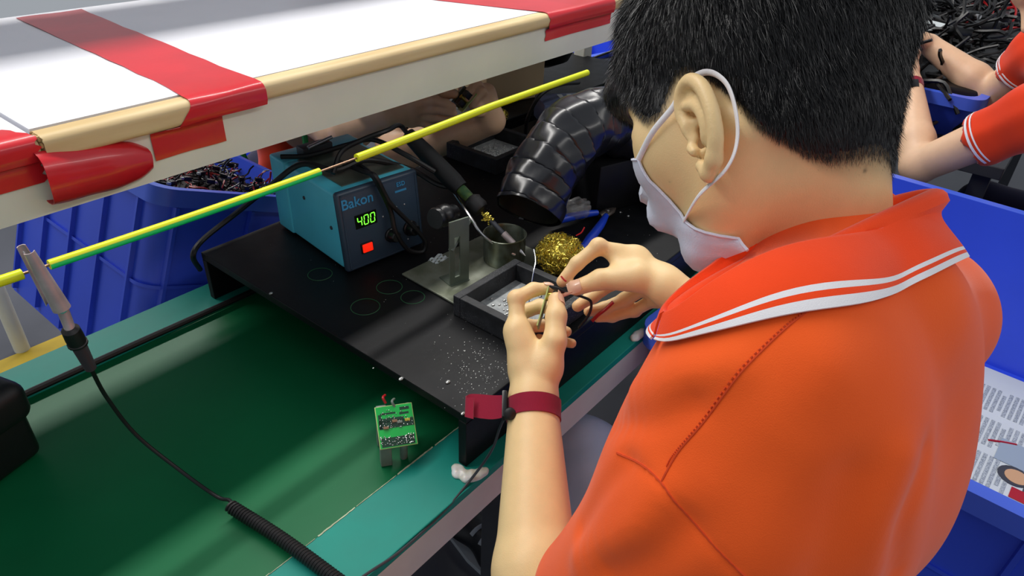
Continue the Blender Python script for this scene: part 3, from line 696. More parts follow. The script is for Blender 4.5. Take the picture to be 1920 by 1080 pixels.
# ================================================================ DUCT
dpts = smooth_path([Pd(990, 396, 1.05), Pd(1010, 345, 1.065), Pd(1040, 290, 1.085), Pd(1085, 240, 1.125), Pd(1140, 228, 1.20), Pd(1200, 262, 1.26), Pd(1250, 320, 1.30), Pz(1290, 380, .10)], 40)
dl = np.concatenate([[0], np.cumsum(np.linalg.norm(np.diff(dpts, axis=0), axis=1))])
duct = thing('fume_duct', 'glossy black ribbed fume duct bending down to the iron', 'duct', (dpts[-1][0], dpts[-1][1], .08))
def duct_mesh(r0, s0, s1, inner=False):
    ns = int((s1-s0)/.0022); seg = 44; s = np.linspace(s0, s1, ns); C = np.stack([np.interp(s, dl, dpts[:, i]) for i in range(3)], 1); T = np.gradient(C, axis=0); T /= np.linalg.norm(T, axis=1)[:, None]
    u = N(np.cross(T[0], [0, 0, 1])); G = []
    for i in range(ns):
        u = N(u-T[i]*(u@T[i])); w2 = np.cross(T[i], u); row = []
        for k in range(seg+1):
            a = 2*math.pi*k/seg; ph = ((s[i]+.012*math.sin(a+1.0)*.5)/.027+.0*a) % 1
            r = r0*(1.0+.075*(ph**.6)-.02*math.exp(-((ph-.05)/.05)**2))+.0016*math.sin(3*a+s[i]*60)+.0012*math.sin(7*a-s[i]*90)
            row.append(C[i]+r*(math.cos(a)*u+math.sin(a)*w2))
        G.append(row)
    return MB().grid(G, thick=.0015)
build('ribbed_hose', duct_mesh(.0475, 0, dl[-1]), ['duct_black'], duct)
C0 = dpts[0]; T0 = N(dpts[3]-dpts[0])
build('hose_lining', MB().lathe([(.0462, .002), (.0455, .06), (.030, .10), (0, .10)], C0, T0, 36, cap=False), 'duct_inside', duct, label='olive dirty lining inside the mouth')
mr = MB().tube([C0+T0*s_+N(np.cross(T0, [0, 0, 1]))*-.0535*math.cos(.35+.1*math.sin(s_*60))+np.cross(T0, N(np.cross(T0, [0, 0, 1])))*.0535*math.sin(.35+.1*math.sin(s_*60)) for s_ in np.linspace(.02, .12, 30)], .003, 6, flat=.5)
build('red_mark', mr, 'duct_red', duct, label='dull red stripe along the side')
tag(build('black_machine_block', MB().box(Pz(1190, 345, .125)+np.array([.10, .08, 0]), (.30, .20, .09), (N([1, -.3, 0]), N([.3, 1, 0]), sz), .004), 'black_board'), 'flat black box on the stand behind the masked face', 'box')
q = MB(); c = Pz(1080, 392, .10); s = SDF().ell(c, (.030, .022, .016)); V, F = s.mesh(.0022, disp=lambda X: .003*np.sin(X[:, 0]*260+X[:, 1]*130)*np.sin(X[:, 1]*300+X[:, 2]*200))
mat('clear_bag', (150, 150, 150), .12, trans=.0, alpha=.4); tag(mesh_np('plastic_bag', V, F, 'clear_bag', None, origin=c), 'crumpled clear plastic bag under the duct mouth', 'bag')
# ================================================================ CIRCUIT BOARD ON THE BELT
def on_plane(u, v, p0, n): r = ray(u, v); return CAM+r*(((p0-CAM)@n)/(r@n))
pc = Pz(745, 797, .045); pcn = N(-ray(745, 797)*.75+np.array([0, -.25, .5]))
cs = [on_plane(u, v, pc, pcn) for u, v in ((701, 764), (771, 754), (783, 834), (715, 843))]
ux = N(cs[1]-cs[0]); uy = N(np.cross(pcn, ux)); w_ = np.linalg.norm(cs[1]-cs[0]); h_ = np.linalg.norm(cs[3]-cs[0]); pc = np.mean(cs, axis=0)
cb = thing('circuit_board', 'small green circuit board propped solder side up on the belt', 'circuit board', (pc[0], pc[1], -.003))
def B(a, b, e=0): return pc+ux*a*w_/2+uy*b*h_/2+pcn*e
build('board', MB().box(pc, (w_, h_, .0016), (ux, uy, pcn), .0006), 'board_edge', cb)
build('solder_mask', MB().box(B(0, 0, .0009), (w_*.96, h_*.97, .0005), (ux, uy, pcn)), 'board_green', cb, smooth=False)
q = MB()
for a, b, sa, sb in ((.0, -.72, 1.75, .42), (.03, .10, 1.85, .36), (-.2, .30, 1.3, .20), (-.35, .62, .8, .08), (.5, .55, .5, .10), (.55, .78, .5, .14), (-.8, .25, .16, .7)):
    q.box(B(a, b, .0012), (w_*sa/2, h_*sb/2, .0003), (ux, uy, pcn))
build('dark_traces', q, 'board_dark', cb, smooth=False)
q = MB()
for i in range(150):
    a, b = random.uniform(-.9, .9), random.choice([random.uniform(-.92, -.45), random.uniform(-.1, .45), random.uniform(-.92, .92)])
    if -.42 < b < -.14: continue
    r = random.uniform(.0005, .0011); q.ell(B(a, b, .0015), (r, r, r*1.2), (ux, uy, pcn), seg=7, rings=5)
build('solder_joint', q, 'solder', cb)['kind'] = 'stuff'
for a, b, m_ in ((-.05, .22, 'copper'), (.62, .2, 'brass'), (-.55, -.05, 'copper'), (.2, .15, 'grey_part')): build('chip', MB().box(B(a, b, .0022), (.006, .003, .002), (ux, uy, pcn), .0003), m_, cb, smooth=False)
for (u0, v0, u1, v1, wd, nm) in ((722, 838, 724, 868, .013, 'transformer'), (757, 838, 757, 856, .009, 'capacitor'), (715, 775, 712, 790, .012, 'transformer'), (765, 770, 768, 790, .010, 'capacitor')):
    a = on_plane(u0, v0-10, pc-pcn*.003, pcn); b = Pz(u1, v1, -.002) if v1 > 840 else np.array([a[0], a[1]+.004, -.002])
    if a[2]-b[2] > .004:
        if nm == 'transformer': build(nm, MB().box((a+b)/2, (wd, wd*.8, np.linalg.norm(a-b)), (ux, N(np.cross(N(a-b), ux)), N(a-b)), .001), 'grey_part', cb, smooth=False)
        else: build(nm, MB().tube([a, b], wd/2, 16), 'grey_part', cb)
for u, v, m_ in ((722, 741, 'wire_red'), (739, 748, 'grey_part')):
    a = on_plane(u+1, v+15, pc, pcn); build('lead_wire', MB().tube(smooth_path([a, a+np.array([0, .004, .006]), Pz(u, v, a[2]+.002)], 6), .0015, 7), m_, cb)
# ================================================================ BLUE BINS
def rrect(w2, d2, r, n=5):
    P = []
    for cx_, cy_, a0 in ((w2-r, d2-r, 0), (-w2+r, d2-r, 90), (-w2+r, -d2+r, 180), (w2-r, -d2+r, 270)):
        for k in range(n+1): a = math.radians(a0+90*k/n); P.append((cx_+r*math.cos(a), cy_+r*math.sin(a)))
    return P
def bin_(lab, c, A, w2, d2, h, ribs=6, taper=.93, rimw=.016, liph=.028, name='plastic_bin', group=None):
    """c: centre of the bottom; A: axes"""
    A = np.array(A); t = thing(name, lab, 'bin', c, group); c = np.array(c, float)
    def L(x, y, z): return c+A[0]*x+A[1]*y+A[2]*z
    def ring(off, z, k=1.0): return [L(x, y, z) for x, y in rrect(w2*k+off, d2*k+off, .035)]
    rows = [ring(0, .0, taper), ring(0, h-liph, .995), ring(0, h), ring(-.005, h), ring(-.005, h-liph, .995), ring(-.005, .005, taper)]
    G = np.array([r+[r[0]] for r in rows]); body = MB().grid(G)
    n = len(rows[0]); body.add(rows[0], [tuple(range(n))]); body.add(rows[5], [tuple(range(n))]); wall = build('shell', body, 'bin_blue', t)
    R = [ring(-.005, h+.001), ring(rimw, h+.001), ring(rimw, h-liph), ring(rimw-.003, h-liph), ring(rimw-.003, h-.004), ring(-.005, h-.004), ring(-.005, h+.001)]
    build('rim', MB().grid(np.array([r+[r[0]] for r in R])), 'bin_rim', t)
    for s_, (aa, bb_, ln, dp) in enumerate(((0, 1, w2, d2), (1, 0, d2, w2))):
        for sg in (-1, 1):
            m = max(2, int(ribs*ln/max(w2, d2)))
            for i in range(m):
                x = -ln*.82+ln*1.64*i/(m-1); pts = []
                for z, k in ((.01, taper+(1-taper)*.01), (h-liph-.002, .993)):
                    v = [0, 0]; v[aa] = x*k; v[bb_] = sg*(dp*k+.004); pts.append(L(v[0], v[1], z))
                u = A[aa]; nn = A[bb_]*sg; a, b = pts; vs = []
                for p in (a, b): vs += [p-u*.005-nn*.006, p-u*.003+nn*.004, p+u*.003+nn*.004, p+u*.005-nn*.006]
                build('rib', MB().add(vs, [(0, 1, 5, 4), (1, 2, 6, 5), (2, 3, 7, 6), (0, 4, 7, 3), (0, 3, 2, 1), (4, 5, 6, 7)]), 'bin_blue', t, smooth=False)
    for z in (h*.52,):
        rg = ring(.004, z, taper+(1-taper)*z/h); rg2 = ring(.004, z+.006, taper+(1-taper)*z/h); rg0 = ring(-.003, z+.003, taper+(1-taper)*z/h)
        build('band', MB().grid(np.array([r+[r[0]] for r in (rg0, rg, rg2, rg0)])), 'bin_blue', t)
    return t
ZR, ZBt = .02, -.313
AR = (N([1, -.05, 0]), N([.05, 1, 0]), np.array([0, 0, 1.]))
bin_('large blue bin with newspaper lining behind the seated worker', (1.205, -.095, ZBt), AR, .432, .43, ZR-ZBt, ribs=7)
bin_('lower blue bin carrying the newspaper lined bin', (1.205, -.095, -.75), AR, .40, .40, .425, ribs=5)
# newspaper on its bottom, flat print only
np_ = thing('newspaper', 'printed newspaper sheet lining the big blue bin', 'newspaper', (1.2, -.15, ZBt+.006))
zN = ZBt+.0065
def Lb(x, y, z=0): return np.array([1.205, -.095, zN+z])+AR[0]*x+AR[1]*y
build('sheet', MB().box(Lb(-.005, 0), (.77, .76, .001), AR), 'paper', np_, smooth=False)
q = MB(); q2 = MB()
bx_ = -.34
for cxi in range(6):
    y0_ = -.36
    for r_ in range(5):
        hh = .128
        if not (cxi in (1, 2) and r_ in (1,)):
            for ln in range(11): q.box(Lb(bx_+.048, y0_+.010+ln*.0105, .001), (.088 if (ln*7+cxi) % 5 else .06, .0062, .0004), AR)
        q2.box(Lb(bx_+.048, y0_+hh-.003, .001), (.05, .006, .0004), AR)
        y0_ += .145
    bx_ += .112
build('text_columns', q, 'ink', np_, smooth=False)['kind'] = 'stuff'; build('headings', q2, 'ink_dark', np_, smooth=False)['kind'] = 'stuff'
def Nn(u, v): return Pz(u, v, zN+.0015)
mat('pic_tone', (150, 165, 180), .8); mat('pic_skin', (205, 160, 120), .8)
def flat(u, v, w2, h2, m, nm): c = Nn(u, v); build(nm, MB().box(c, (w2, h2, .0006), AR), m, np_, smooth=False)
flat(1900, 852, .07, .05, 'pic_tone', 'printed_picture'); 
c = Nn(1901, 893); build('printed_picture', MB().lathe([(.026, 0), (.026, .0007)], c, sz, 20), 'ink_dark', np_, smooth=False); build('printed_picture', MB().lathe([(.019, .0007), (.019, .0012)], c+np.array([0, -.004, 0]), sz, 20), 'pic_skin', np_, smooth=False)
flat(1912, 930, .03, .03, 'wire_red', 'printed_picture')
tag(build('red_wire_scrap', MB().tube(smooth_path([Nn(1853, 825), Nn(1880, 829), Nn(1906, 834)], 6), .0022, 6), 'wire_red'), 'straight red wire piece lying on the newspaper', 'wire')
# left bin, tilted, full of wired parts
K0 = Py(300, 352, 1.05); th = math.radians(22.5)
LA = (np.array([math.cos(th), 0, -math.sin(th)]), np.array([0, 1., 0]), np.array([math.sin(th), 0, math.cos(th)]))
LH, LW, LD = .36, .17, .26
cb_ = K0-LA[2]*LH+LA[0]*LW+LA[1]*LD
bin_('tilted blue bin full of wired parts beyond the far rail', cb_, LA, LW, LD, LH, ribs=5, taper=.97, rimw=.010)
build('bin_support', MB().bx((cb_[0]-.10, cb_[1]-.2, -.75), (cb_[0]+.12, cb_[1]+.2, cb_[2]-.12), bev=.004), 'dark_steel'); bpy.data.objects['bin_support']['label'] = 'dark steel pedestal under the tilted blue bin'; bpy.data.objects['bin_support']['category'] = 'stand'
def inbin(x, y, z): return cb_+LA[0]*x+LA[1]*y+LA[2]*z
def heap(name, lab, f, nb, nr, rmin, mats_, conn=0, ln=.05, cl=None):
    q = MB()
    for i in range(nb+nr):
        x, y = RNG.uniform(-1, 1, 2); base = f(x, y); P = [base]; d = N(RNG.normal(size=3)*[1, 1, .25])
        for k in range(5): d = N(d+RNG.normal(size=3)*[.5, .5, .25]); P.append(P[-1]+d*ln/5)
        q.tube(smooth_path(P, 3), rmin*RNG.uniform(.7, 1.3), 5, mi=0 if i < nb else 1)
    return tag(build(name, q, mats_), lab, 'wires', kind='stuff')
heap('wire_heap', 'tangled heap of black and red leads in the tilted blue bin', lambda x, y: inbin(x*LW*.9, y*LD*.9, LH-.035+RNG.uniform(-.02, .022)), 620, 130, .0016, ['wire_black', 'wire_red'])
build('heap_base', MB().box(inbin(0, 0, LH-.06), (LW*1.9, LD*1.9, .04), LA, .01), 'wire_black', bpy.data.objects['wire_heap'])
q = [(405, 315), (432, 309), (440, 309), (322, 343), (378, 325), (460, 352), (452, 335), (420, 330), (395, 340), (485, 337), (350, 335)]
pl0 = inbin(0, 0, LH-.006); q.sort()
ORD = ['leftmost', 'second from left', 'third from left', 'fourth from left', 'fifth from left', 'sixth from left', 'fifth from right', 'fourth from right', 'third from right', 'second from right', 'rightmost']
for i, (u, v) in enumerate(q):
    c = on_plane(u, v, pl0, LA[2]); A = Matrix.Rotation(random.uniform(0, 6), 3, 'Z'); ax_ = [LA[0]*A[0][0]+LA[1]*A[0][1], LA[0]*A[1][0]+LA[1]*A[1][1], LA[2]]
    t = thing('wired_connector', 'black connector with pale end in the tilted bin, '+ORD[i]+' of eleven', 'connector', c, 'connectors in the tilted blue bin')
    build('housing', MB().box(c, (.014, .009, .008), ax_, .001), 'black_plastic', t); build('terminal', MB().box(c+ax_[0]*.008, (.006, .0065, .005), ax_, .0008), 'dross' if i % 2 else 'paper', t)
# bins and clutter in the background
bin_('blue bin standing far behind the blue station', (.98, 1.95, -.55), (N([1, .1, 0]), N([-.1, 1, 0]), sz), .30, .22, .36, ribs=5)
gr = tag(build('green_cable_loop', MB().tube([Pd(512, 268, 1.75)+N(XC)*.075*math.cos(a)+N(YC)*.085*math.sin(a)+ZC*.02*math.sin(a) for a in np.linspace(0, 2*math.pi, 40)], .007, 8), 'green_cable'), 'loop of thick green cable behind the blue station', 'cable')
bin_('blue bin edge visible just above the yellow wire', Pd(1085, 118, 2.55)+np.array([.1, .1, -.2]), (N([1, -.2, 0]), N([.2, 1, 0]), sz), .25, .18, .24, ribs=4)
tag(build('pipe_leg', MB().tube([Pz(42, 655, -.75), Pz(42, 655, -.75)*np.array([1, 1, 0])+np.array([0, 0, .25])], .021, 20), 'cream_steel'), 'cream round pipe leg on the floor by the tilted bin', 'leg')
tag(build('cardboard_carton', MB().box((1.33, 1.10, .20), (.17, .14, .238), (N([1, -.25, 0]), N([.25, 1, 0]), sz), .003), 'cardboard', smooth=False), 'plain brown carton on the second stand behind the far hands', 'carton')
lb = Pz(1052, 185, .13); lbt = thing('labelled_case', 'dark blue grey case with two white label strips behind the duct', 'case', (lb[0], lb[1], .08))
cA = (N([.8, -.6, 0]), N([.6, .8, 0]), sz); mat('case_grey', (92, 104, 138), .4, var=.08)
build('case', MB().box((lb[0], lb[1], .105), (.10, .08, .05), cA, .003), 'case_grey', lbt)
for k in (0, 1): build('label_strip', MB().box(np.array([lb[0], lb[1], .1305])+cA[0]*(.004+.022*k), (.011, .055, .001), cA), 'paper', lbt, smooth=False)
tag(build('black_lead', MB().tube(smooth_path([Pz(985, 255, .085), Pz(990, 220, .14), Pz(1012, 180, .19), Pz(1045, 160, .2), Pz(1085, 155, .17)], 8), .0042, 8), 'black_rubber'), 'black lead arching beside the ribbed duct', 'cable')
bk = Pd(1015, 108, 1.9); tag(build('black_lamp_head', MB().lathe([(0, -.02), (.03, -.018), (.07, .0), (.085, .03), (.08, .045), (.03, .06), (0, .06)], bk, sz, 24), 'black_plastic'), 'round black lamp head just under the shelf beam', 'lamp')
build('stalk', MB().tube(smooth_path([bk+sz*.05, bk+np.array([.05, .05, .12]), bk+np.array([.1, .12, -.1]), np.array([bk[0]+.12, bk[1]+.14, .0])], 8), .008, 8), 'black_plastic', bpy.data.objects['black_lamp_head'])
# heap of black leads at upper right on its own table
tab = thing('side_table', 'table under the heap of black leads at the upper right', 'table', (2.95, .76, -.75))
build('table_top', MB().bx((1.95, .06, -.03), (3.9, 1.30, 0), bev=.002), 'dark_steel', tab, smooth=False)
for x in (2.0, 3.85):
    for y in (.10, 1.26): build('leg', MB().bx((x-.02, y-.02, -.75), (x+.02, y+.02, -.03)), 'dark_steel', tab, smooth=False)
bin_('shallow blue bin under the heap of black leads', (2.90, .68, .0), (N([1, -.04, 0]), N([.04, 1, 0]), sz), .84, .54, .12, ribs=6)
heap('lead_heap', 'big tangled heap of glossy black leads at the upper right', lambda x, y: np.array([2.90+x*.80, .70+y*.46, .10+.07*(1-x*x)*(1-y*y)+RNG.uniform(-.03, .02)]), 1900, 80, .0045, ['wire_black', 'wire_red'], ln=.22)
build('heap_base', MB().box((2.90, .68, .07), (1.60, 1.0, .11), bev=.01), 'wire_black', bpy.data.objects['lead_heap'])
c = Pz(1737, 48, .19); tag(build('paper_slip', MB().box(c, (.16, .10, .002), (N([1, -.5, 0]), N([.5, 1, 0]), sz)), 'paper', smooth=False), 'white paper slip on the heap of black leads', 'paper')
for i, (u, v) in enumerate(sorted([(1760, 40), (1800, 58), (1850, 48), (1745, 78), (1880, 32), (1815, 28)])):
    c = Pz(u, v, .185); ax_ = (N([math.cos(i*1.3), math.sin(i*1.3), .1]), N([-math.sin(i*1.3), math.cos(i*1.3), 0]), sz)
    t = thing('black_adapter', 'small black adapter among the glossy black leads, '+(ORD[:5]+['rightmost'])[i]+' of six', 'adapter', c, 'adapters on the heap of black leads')
    build('housing', MB().box(c, (.07, .035, .025), ax_, .004), 'black_plastic', t); build('plug', MB().tube([c+ax_[0]*.035, c+ax_[0]*.055], .008, 10), 'chrome' if i % 2 else 'black_rubber', t)
# ================================================================ PEOPLE
def skin_mat(name, rgb):
    m = mat(name, rgb, .45, var=.02, scale=70, bump=.18, bscale=900, sss=.06, spec=.4)
    nt = m.node_tree; b = nt.nodes['Principled BSDF']; src = b.inputs['Base Color'].links[0].from_socket
    at = nt.nodes.new('ShaderNodeAttribute'); at.attribute_name = 'tint'; mx = nt.nodes.new('ShaderNodeMix'); mx.data_type = 'RGBA'; mx.blend_type = 'MULTIPLY'; mx.inputs[0].default_value = 1
    nt.links.new(src, mx.inputs[6]); nt.links.new(at.outputs['Color'], mx.inputs[7]); nt.links.new(mx.outputs[2], b.inputs['Base Color']); return m
skin_mat('skin', (240, 207, 152)); skin_mat('skin_far', (226, 186, 152))
def cloth_mat(name, rgb):
    m = mat(name, rgb, .85, var=.03, scale=25, bump=.25, bscale=1400, sheen=.25, spec=.2); return m
cloth_mat('orange_cloth', (255, 98, 34)); cloth_mat('orange_collar', (250, 74, 24)); cloth_mat('white_cloth', (238, 236, 240)); cloth_mat('orange_far', (226, 62, 26))
cloth_mat('grey_trousers', (196, 212, 236)); cloth_mat('navy_trousers', (24, 30, 60)); cloth_mat('maroon_strap', (140, 26, 52)); mat('mask_cloth', (216, 222, 240), .75, bump=.3, bscale=700, var=.02, scale=60)
mat('hair_black', (20, 20, 23), .42, var=.3, scale=60, spec=.55); mat('nail', (228, 182, 152), .3, coat=.3); mat('eye_white', (225, 222, 215), .2); mat('eye_dark', (30, 20, 14), .15); mat('lip', (170, 100, 90), .5)
mat('shoe_black', (16, 18, 24), .45); mat('shoe_white', (170, 176, 182), .5); mat('stool_dark', (34, 36, 42), .5)
def set_tint(o, V, colf):
    me = o.data; a = me.color_attributes.new('tint', 'FLOAT_COLOR', 'POINT'); c = np.ones((len(me.vertices), 4), np.float32); c[:, :3] = colf(V); a.data.foreach_set('color', c.ravel())
def sm(x, a, b): t = np.clip((x-a)/(b-a), 0, 1); return t*t*(3-2*t)
class Head:
    def __init__(s, c, F, U, k=1.0):
        s.c = np.array(c, float); s.F = N(F); s.U = N(np.array(U)-s.F*(s.F@np.array(U))); s.L = np.cross(s.U, s.F); s.k = k; s.A = np.array([s.F, s.L, s.U])
    es = 1.0; eo = (0., 0.)
    def w(s, f, l, u): return s.c+(s.F*f+s.L*l+s.U*u)*s.k
    def loc(s, X): return ((X-s.c)@s.A.T)/s.k
    def skull(s, S):
        k = s.k
        S.ell(s.w(-.012, 0, .026), np.array([.096, .076, .084])*k, s.A, .01)
        S.ell(s.w(.035, 0, -.035), np.array([.060, .060, .078])*k, s.A, .02)
        S.ell(s.w(.070, 0, .030), np.array([.024, .048, .028])*k, s.A, .02)
        for q in (-1, 1):
            S.cap(s.w(-.004, q*.050, -.058), s.w(.058, q*.016, -.108), .019*k, .017*k, .022*k)
            S.ell(s.w(.052, q*.036, -.030), np.array([.032, .031, .036])*k, s.A, .02)
            S.cap(s.w(.078, q*.012, .012), s.w(.066, q*.046, .010), .008*k, .008*k, .012*k)
        S.ell(s.w(.068, 0, -.105), np.array([.018, .022, .017])*k, s.A, .015)
        S.ell(s.w(.080, 0, -.066), np.array([.018, .026, .016])*k, s.A, .015)
        for q in (-1, 1): S.ell(s.w(.094, q*.031, -.008), np.array([.014, .017, .011])*k, s.A, .012, sub=True)
        for q in (-1, 1): S.ell(s.w(.077, q*.031, -.008), np.array([.013, .015, .012])*k, s.A, .004)
        S.cap(s.w(.088, 0, .0), s.w(.106, 0, -.036), .007*k, .0095*k, .010*k)
        for q in (-1, 1): S.ell(s.w(.096, q*.012, -.040), np.array([.010, .008, .008])*k, s.A, .006)
        for z in (-.060, -.070): S.cap(s.w(.094, -.018, z), s.w(.094, .018, z), .0055*k, .0055*k, .006*k)
    def ears(s, S, sides=(1, -1)):
        k0 = s.k; k = s.k*s.es
        for q in sides:
            # ear frame: plate hinged at its front edge and flaring out backwards
            def e(f, u, o=0.0):   # f back from hinge, u up, o outward of the plate
                fl = .50; z_ = s.es; return s.w(.012+s.eo[0]-f*z_*math.cos(fl)+o*z_*math.sin(fl), q*(.070+f*z_*math.sin(fl)+o*z_*math.cos(fl)), -.018+s.eo[1]+z_*(u-.12*f))
            hx = smooth_path([e(.004, -.001), e(.001, .018), e(.008, .031), e(.021, .033), e(.031, .022), e(.033, .004), e(.028, -.014), e(.018, -.026)], 4)
            S.chain(hx, [.0042*k]*len(hx), .003)
            S.cap(e(.018, -.026), e(.009, -.031), .0050*k, .0048*k, .005*k); S.cap(e(.009, -.031), e(.003, -.022), .0048*k, .004*k, .005*k)
            for a, b in (((.010, .024), (.026, .012)), ((.024, .018), (.026, -.008)), ((.024, .002), (.014, -.024)), ((.016, .024), (.024, .006))): S.cap(e(*a, -.003), e(*b, -.003), .0030*k, .0030*k, .005*k)
            S.cap(e(.005, .010, -.004), e(.020, .004, -.006), .003*k, .003*k, .004*k); S.cap(e(.003, -.014, -.004), e(.018, -.014, -.005), .003*k, .003*k, .004*k)
            ah = smooth_path([e(.010, .020, .001), e(.021, .013, .001), e(.024, .0, .001), e(.019, -.012, .001)], 4); S.chain(ah, [.0030*k]*len(ah), .003)
            S.cap(e(.001, -.008, .001), e(.004, -.012, .002), .004*k, .0035*k, .003*k)
            S.ell(e(.011, .0, .003), np.array([.0085, .006, .010])*k, s.A, .003, sub=True)
            s.ear = e
def radial(S, o, dirs, r0=.24):
    """distance along each ray from o (inside) to the outer surface, walked inwards"""
    r = np.full(len(dirs), r0)
    for _ in range(60): d = S.ev(o+dirs*r[:, None]); r -= np.clip(d, -.01, .05)*.8
    return r
def hair(H, S, name, parent, hl_phi, hl_u, n, tmax=.022, strands=True, lbl=None, res=(90, 130)):
    """S: skull only; hairline given as u(phi), phi from the face round to the nape"""
    O = H.w(-.012, 0, .0)
    def umin(f, l): return np.interp(f, hl_phi, hl_u)
    def info(dl):       # local directions -> skin radius, hair thickness
        W = dl@H.A; r = radial(S, O, W); P = H.loc(O+W*r[:, None]); um = umin(P[:, 0], P[:, 1]); h = P[:, 2]-um
        fr = sm(P[:, 0], .066, .092); t = tmax*(1-np.exp(-np.clip(h, 0, 1)/(.055-.042*fr))); t += .004*sm(P[:, 2], .05, .10)+.007*fr*(h > 0)
        return W, r, P, h, t
    nt, npz = res; th = np.linspace(0.001, math.pi*.93, nt); ph = np.linspace(-math.pi, math.pi, npz)
    TH, PH = np.meshgrid(th, ph, indexing='ij'); dl = np.stack([np.sin(TH)*np.cos(PH), np.sin(TH)*np.sin(PH), np.cos(TH)], -1).reshape(-1, 3)
    W, r, P, h, t = info(dl)
    t = t*(1-.45*sm(-P[:, 2], .01, .08)); off = np.where(h > .006, t*.82-.0008, np.interp(h, [-.02, 0, .006], [-.012, -.004, -.001]))
    off += .0011*np.sin(P[:, 1]*420+P[:, 0]*160)*np.sin(P[:, 0]*300+3)*sm(h, .01, .04)
    G = (O+W*(r+off*H.k)[:, None]).reshape(nt, npz, 3); keep = (h > -.012).reshape(nt, npz)
    mb = MB(); mb.v = [tuple(x) for x in G.reshape(-1, 3)]
    for i in range(nt-1):
        for j in range(npz-1):
            if keep[i, j] or keep[i+1, j] or keep[i, j+1]: mb.f.append((i*npz+j, (i+1)*npz+j, (i+1)*npz+j+1, i*npz+j+1)); mb.m.append(0)
    ob = build(name, mb, 'hair_black', parent, smooth='all', label=lbl)
    if strands:
        d = RNG.normal(size=(int(n*1.9), 3)); d /= np.linalg.norm(d, axis=1)[:, None]; d = d[d[:, 2] > -.975]
        W, r, P, h, t = info(d); pr = np.where(h > .002, 1.0, np.exp((h-.002)/.0035)); ok = RNG.random(len(d)) < pr; W, r, P, h, t = W[ok][:n], r[ok][:n], P[ok][:n], h[ok][:n], t[ok][:n]
        root = O+W*(r+np.maximum(t*.72, 0)*H.k)[:, None]
        crown = H.w(-.045, .01, .115); flow = root-crown; front = sm(P[:, 0], .0, .06)[:, None]*sm(P[:, 2], .03, .08)[:, None]
        flow = flow/(np.linalg.norm(flow, axis=1)[:, None]+1e-6)+H.F*front*.8-H.U*.5*(P[:, 2] < .06)[:, None]
        Nn_ = S.grad(O+W*r[:, None]); flow -= Nn_*(flow*Nn_).sum(1)[:, None]; flow /= np.linalg.norm(flow, axis=1)[:, None]+1e-6
        flow += RNG.normal(size=flow.shape)*.16; lenn = np.interp(h, [-.01, .0, .02, .06, .12], [.0025, .0045, .009, .016, .022])*RNG.uniform(.7, 1.15, len(h))
        lift = np.interp(h, [0, .03, .1], [.22, .42, .50])[:, None]
        p0 = root-Nn_*.001; dirv = flow+Nn_*lift; dirv /= np.linalg.norm(dirv, axis=1)[:, None]; p1 = p0+dirv*(lenn*.5)[:, None]; dir2 = flow+Nn_*lift*.35; dir2 /= np.linalg.norm(dir2, axis=1)[:, None]; p2 = p1+dir2*(lenn*.5)[:, None]
        sd = np.cross(dirv, RNG.normal(size=dirv.shape)*.6+Nn_); sd /= np.linalg.norm(sd, axis=1)[:, None]; wd = np.interp(h, [0, .02, .06], [.00009, .00013, .00020])[:, None]
        V = np.stack([p0-sd*wd, p0+sd*wd, p1+sd*wd*.8, p1-sd*wd*.8, p2], 1).reshape(-1, 3); k = len(p0); b = np.arange(k)*5
        F3 = np.concatenate([np.stack([b, b+1, b+2], 1), np.stack([b, b+2, b+3], 1), np.stack([b+3, b+2, b+4], 1)])
        so = mesh_np('hair_strands', V, F3, 'hair_black', ob, smooth=None); so['kind'] = 'stuff'
    return ob
def hand(S, wrist, fingers, thumb, k=1.0, palm=True, wr=.0215):
    rr = [.0100, .0088, .0080, .0068]
    for i, f in enumerate(fingers):
        q = [1.0, 1.04, .97, .86][i]*k; S.chain(f, [r*q for r in rr], .004)
        S.ell(f[1], np.array([.0096, .0096, .0096])*q, None, .004)
        S.cap(wrist, f[0], wr*.80*k, .0118*q, .013)
    if len(fingers) > 1:
        for a, b in zip(fingers[:-1], fingers[1:]): S.cap(a[0], b[0], .0108*k, .0104*k, .010); S.cap((a[0]+wrist)/2, (b[0]+wrist)/2, .0125*k, .0125*k, .012)
    S.chain(thumb, [.0170*k, .0125*k, .0112*k, .0088*k], .006); S.cap(wrist, thumb[0], wr*.85*k, .0165*k, .015)
    S.cap(thumb[0], fingers[0][0], .0125*k, .0098*k, .012)
def J(u, v, d): return Pd(u, v, d)
# ---------------------------------------------------------------- main worker
HD = Head(Pd(1412, 150, .565), cdir(-.62, .38, .69), cdir(-.17, -.93, .31), 1.0)
HD.es = 1.0; HD.eo = (.012, -.035)
C7 = Pd(1700, 440, .56); LSH = Pd(1345, 935, .51); RSH = Pd(1698, 592, .76)
LEL = Pd(1008, 1235, .72); LWR = Pd(1000, 752, .778); REL = np.array([.715, .10, .10]); RWR = Pd(1318, 585, .80)
PEL = C7-N(C7-Pd(1525, 1080, .62))*.60
Dn = .79
Lf = [[J(970, 622, .788), J(968, 560, .797), J(1000, 543, .812), J(1028, 541, .815)],
      [J(978, 640, .806), J(972, 588, .838), J(1012, 574, .848), J(1044, 580, .838)],
      [J(985, 655, .824), J(986, 612, .862), J(1028, 610, .868), J(1062, 622, .860)],
      [J(995, 672, .838), J(1008, 640, .872), J(1044, 638, .876), J(1072, 644, .866)]]
Lt = [J(1022, 690, .780), J(1040, 640, .776), J(1043, 592, .786), J(1042, 562, .797)]
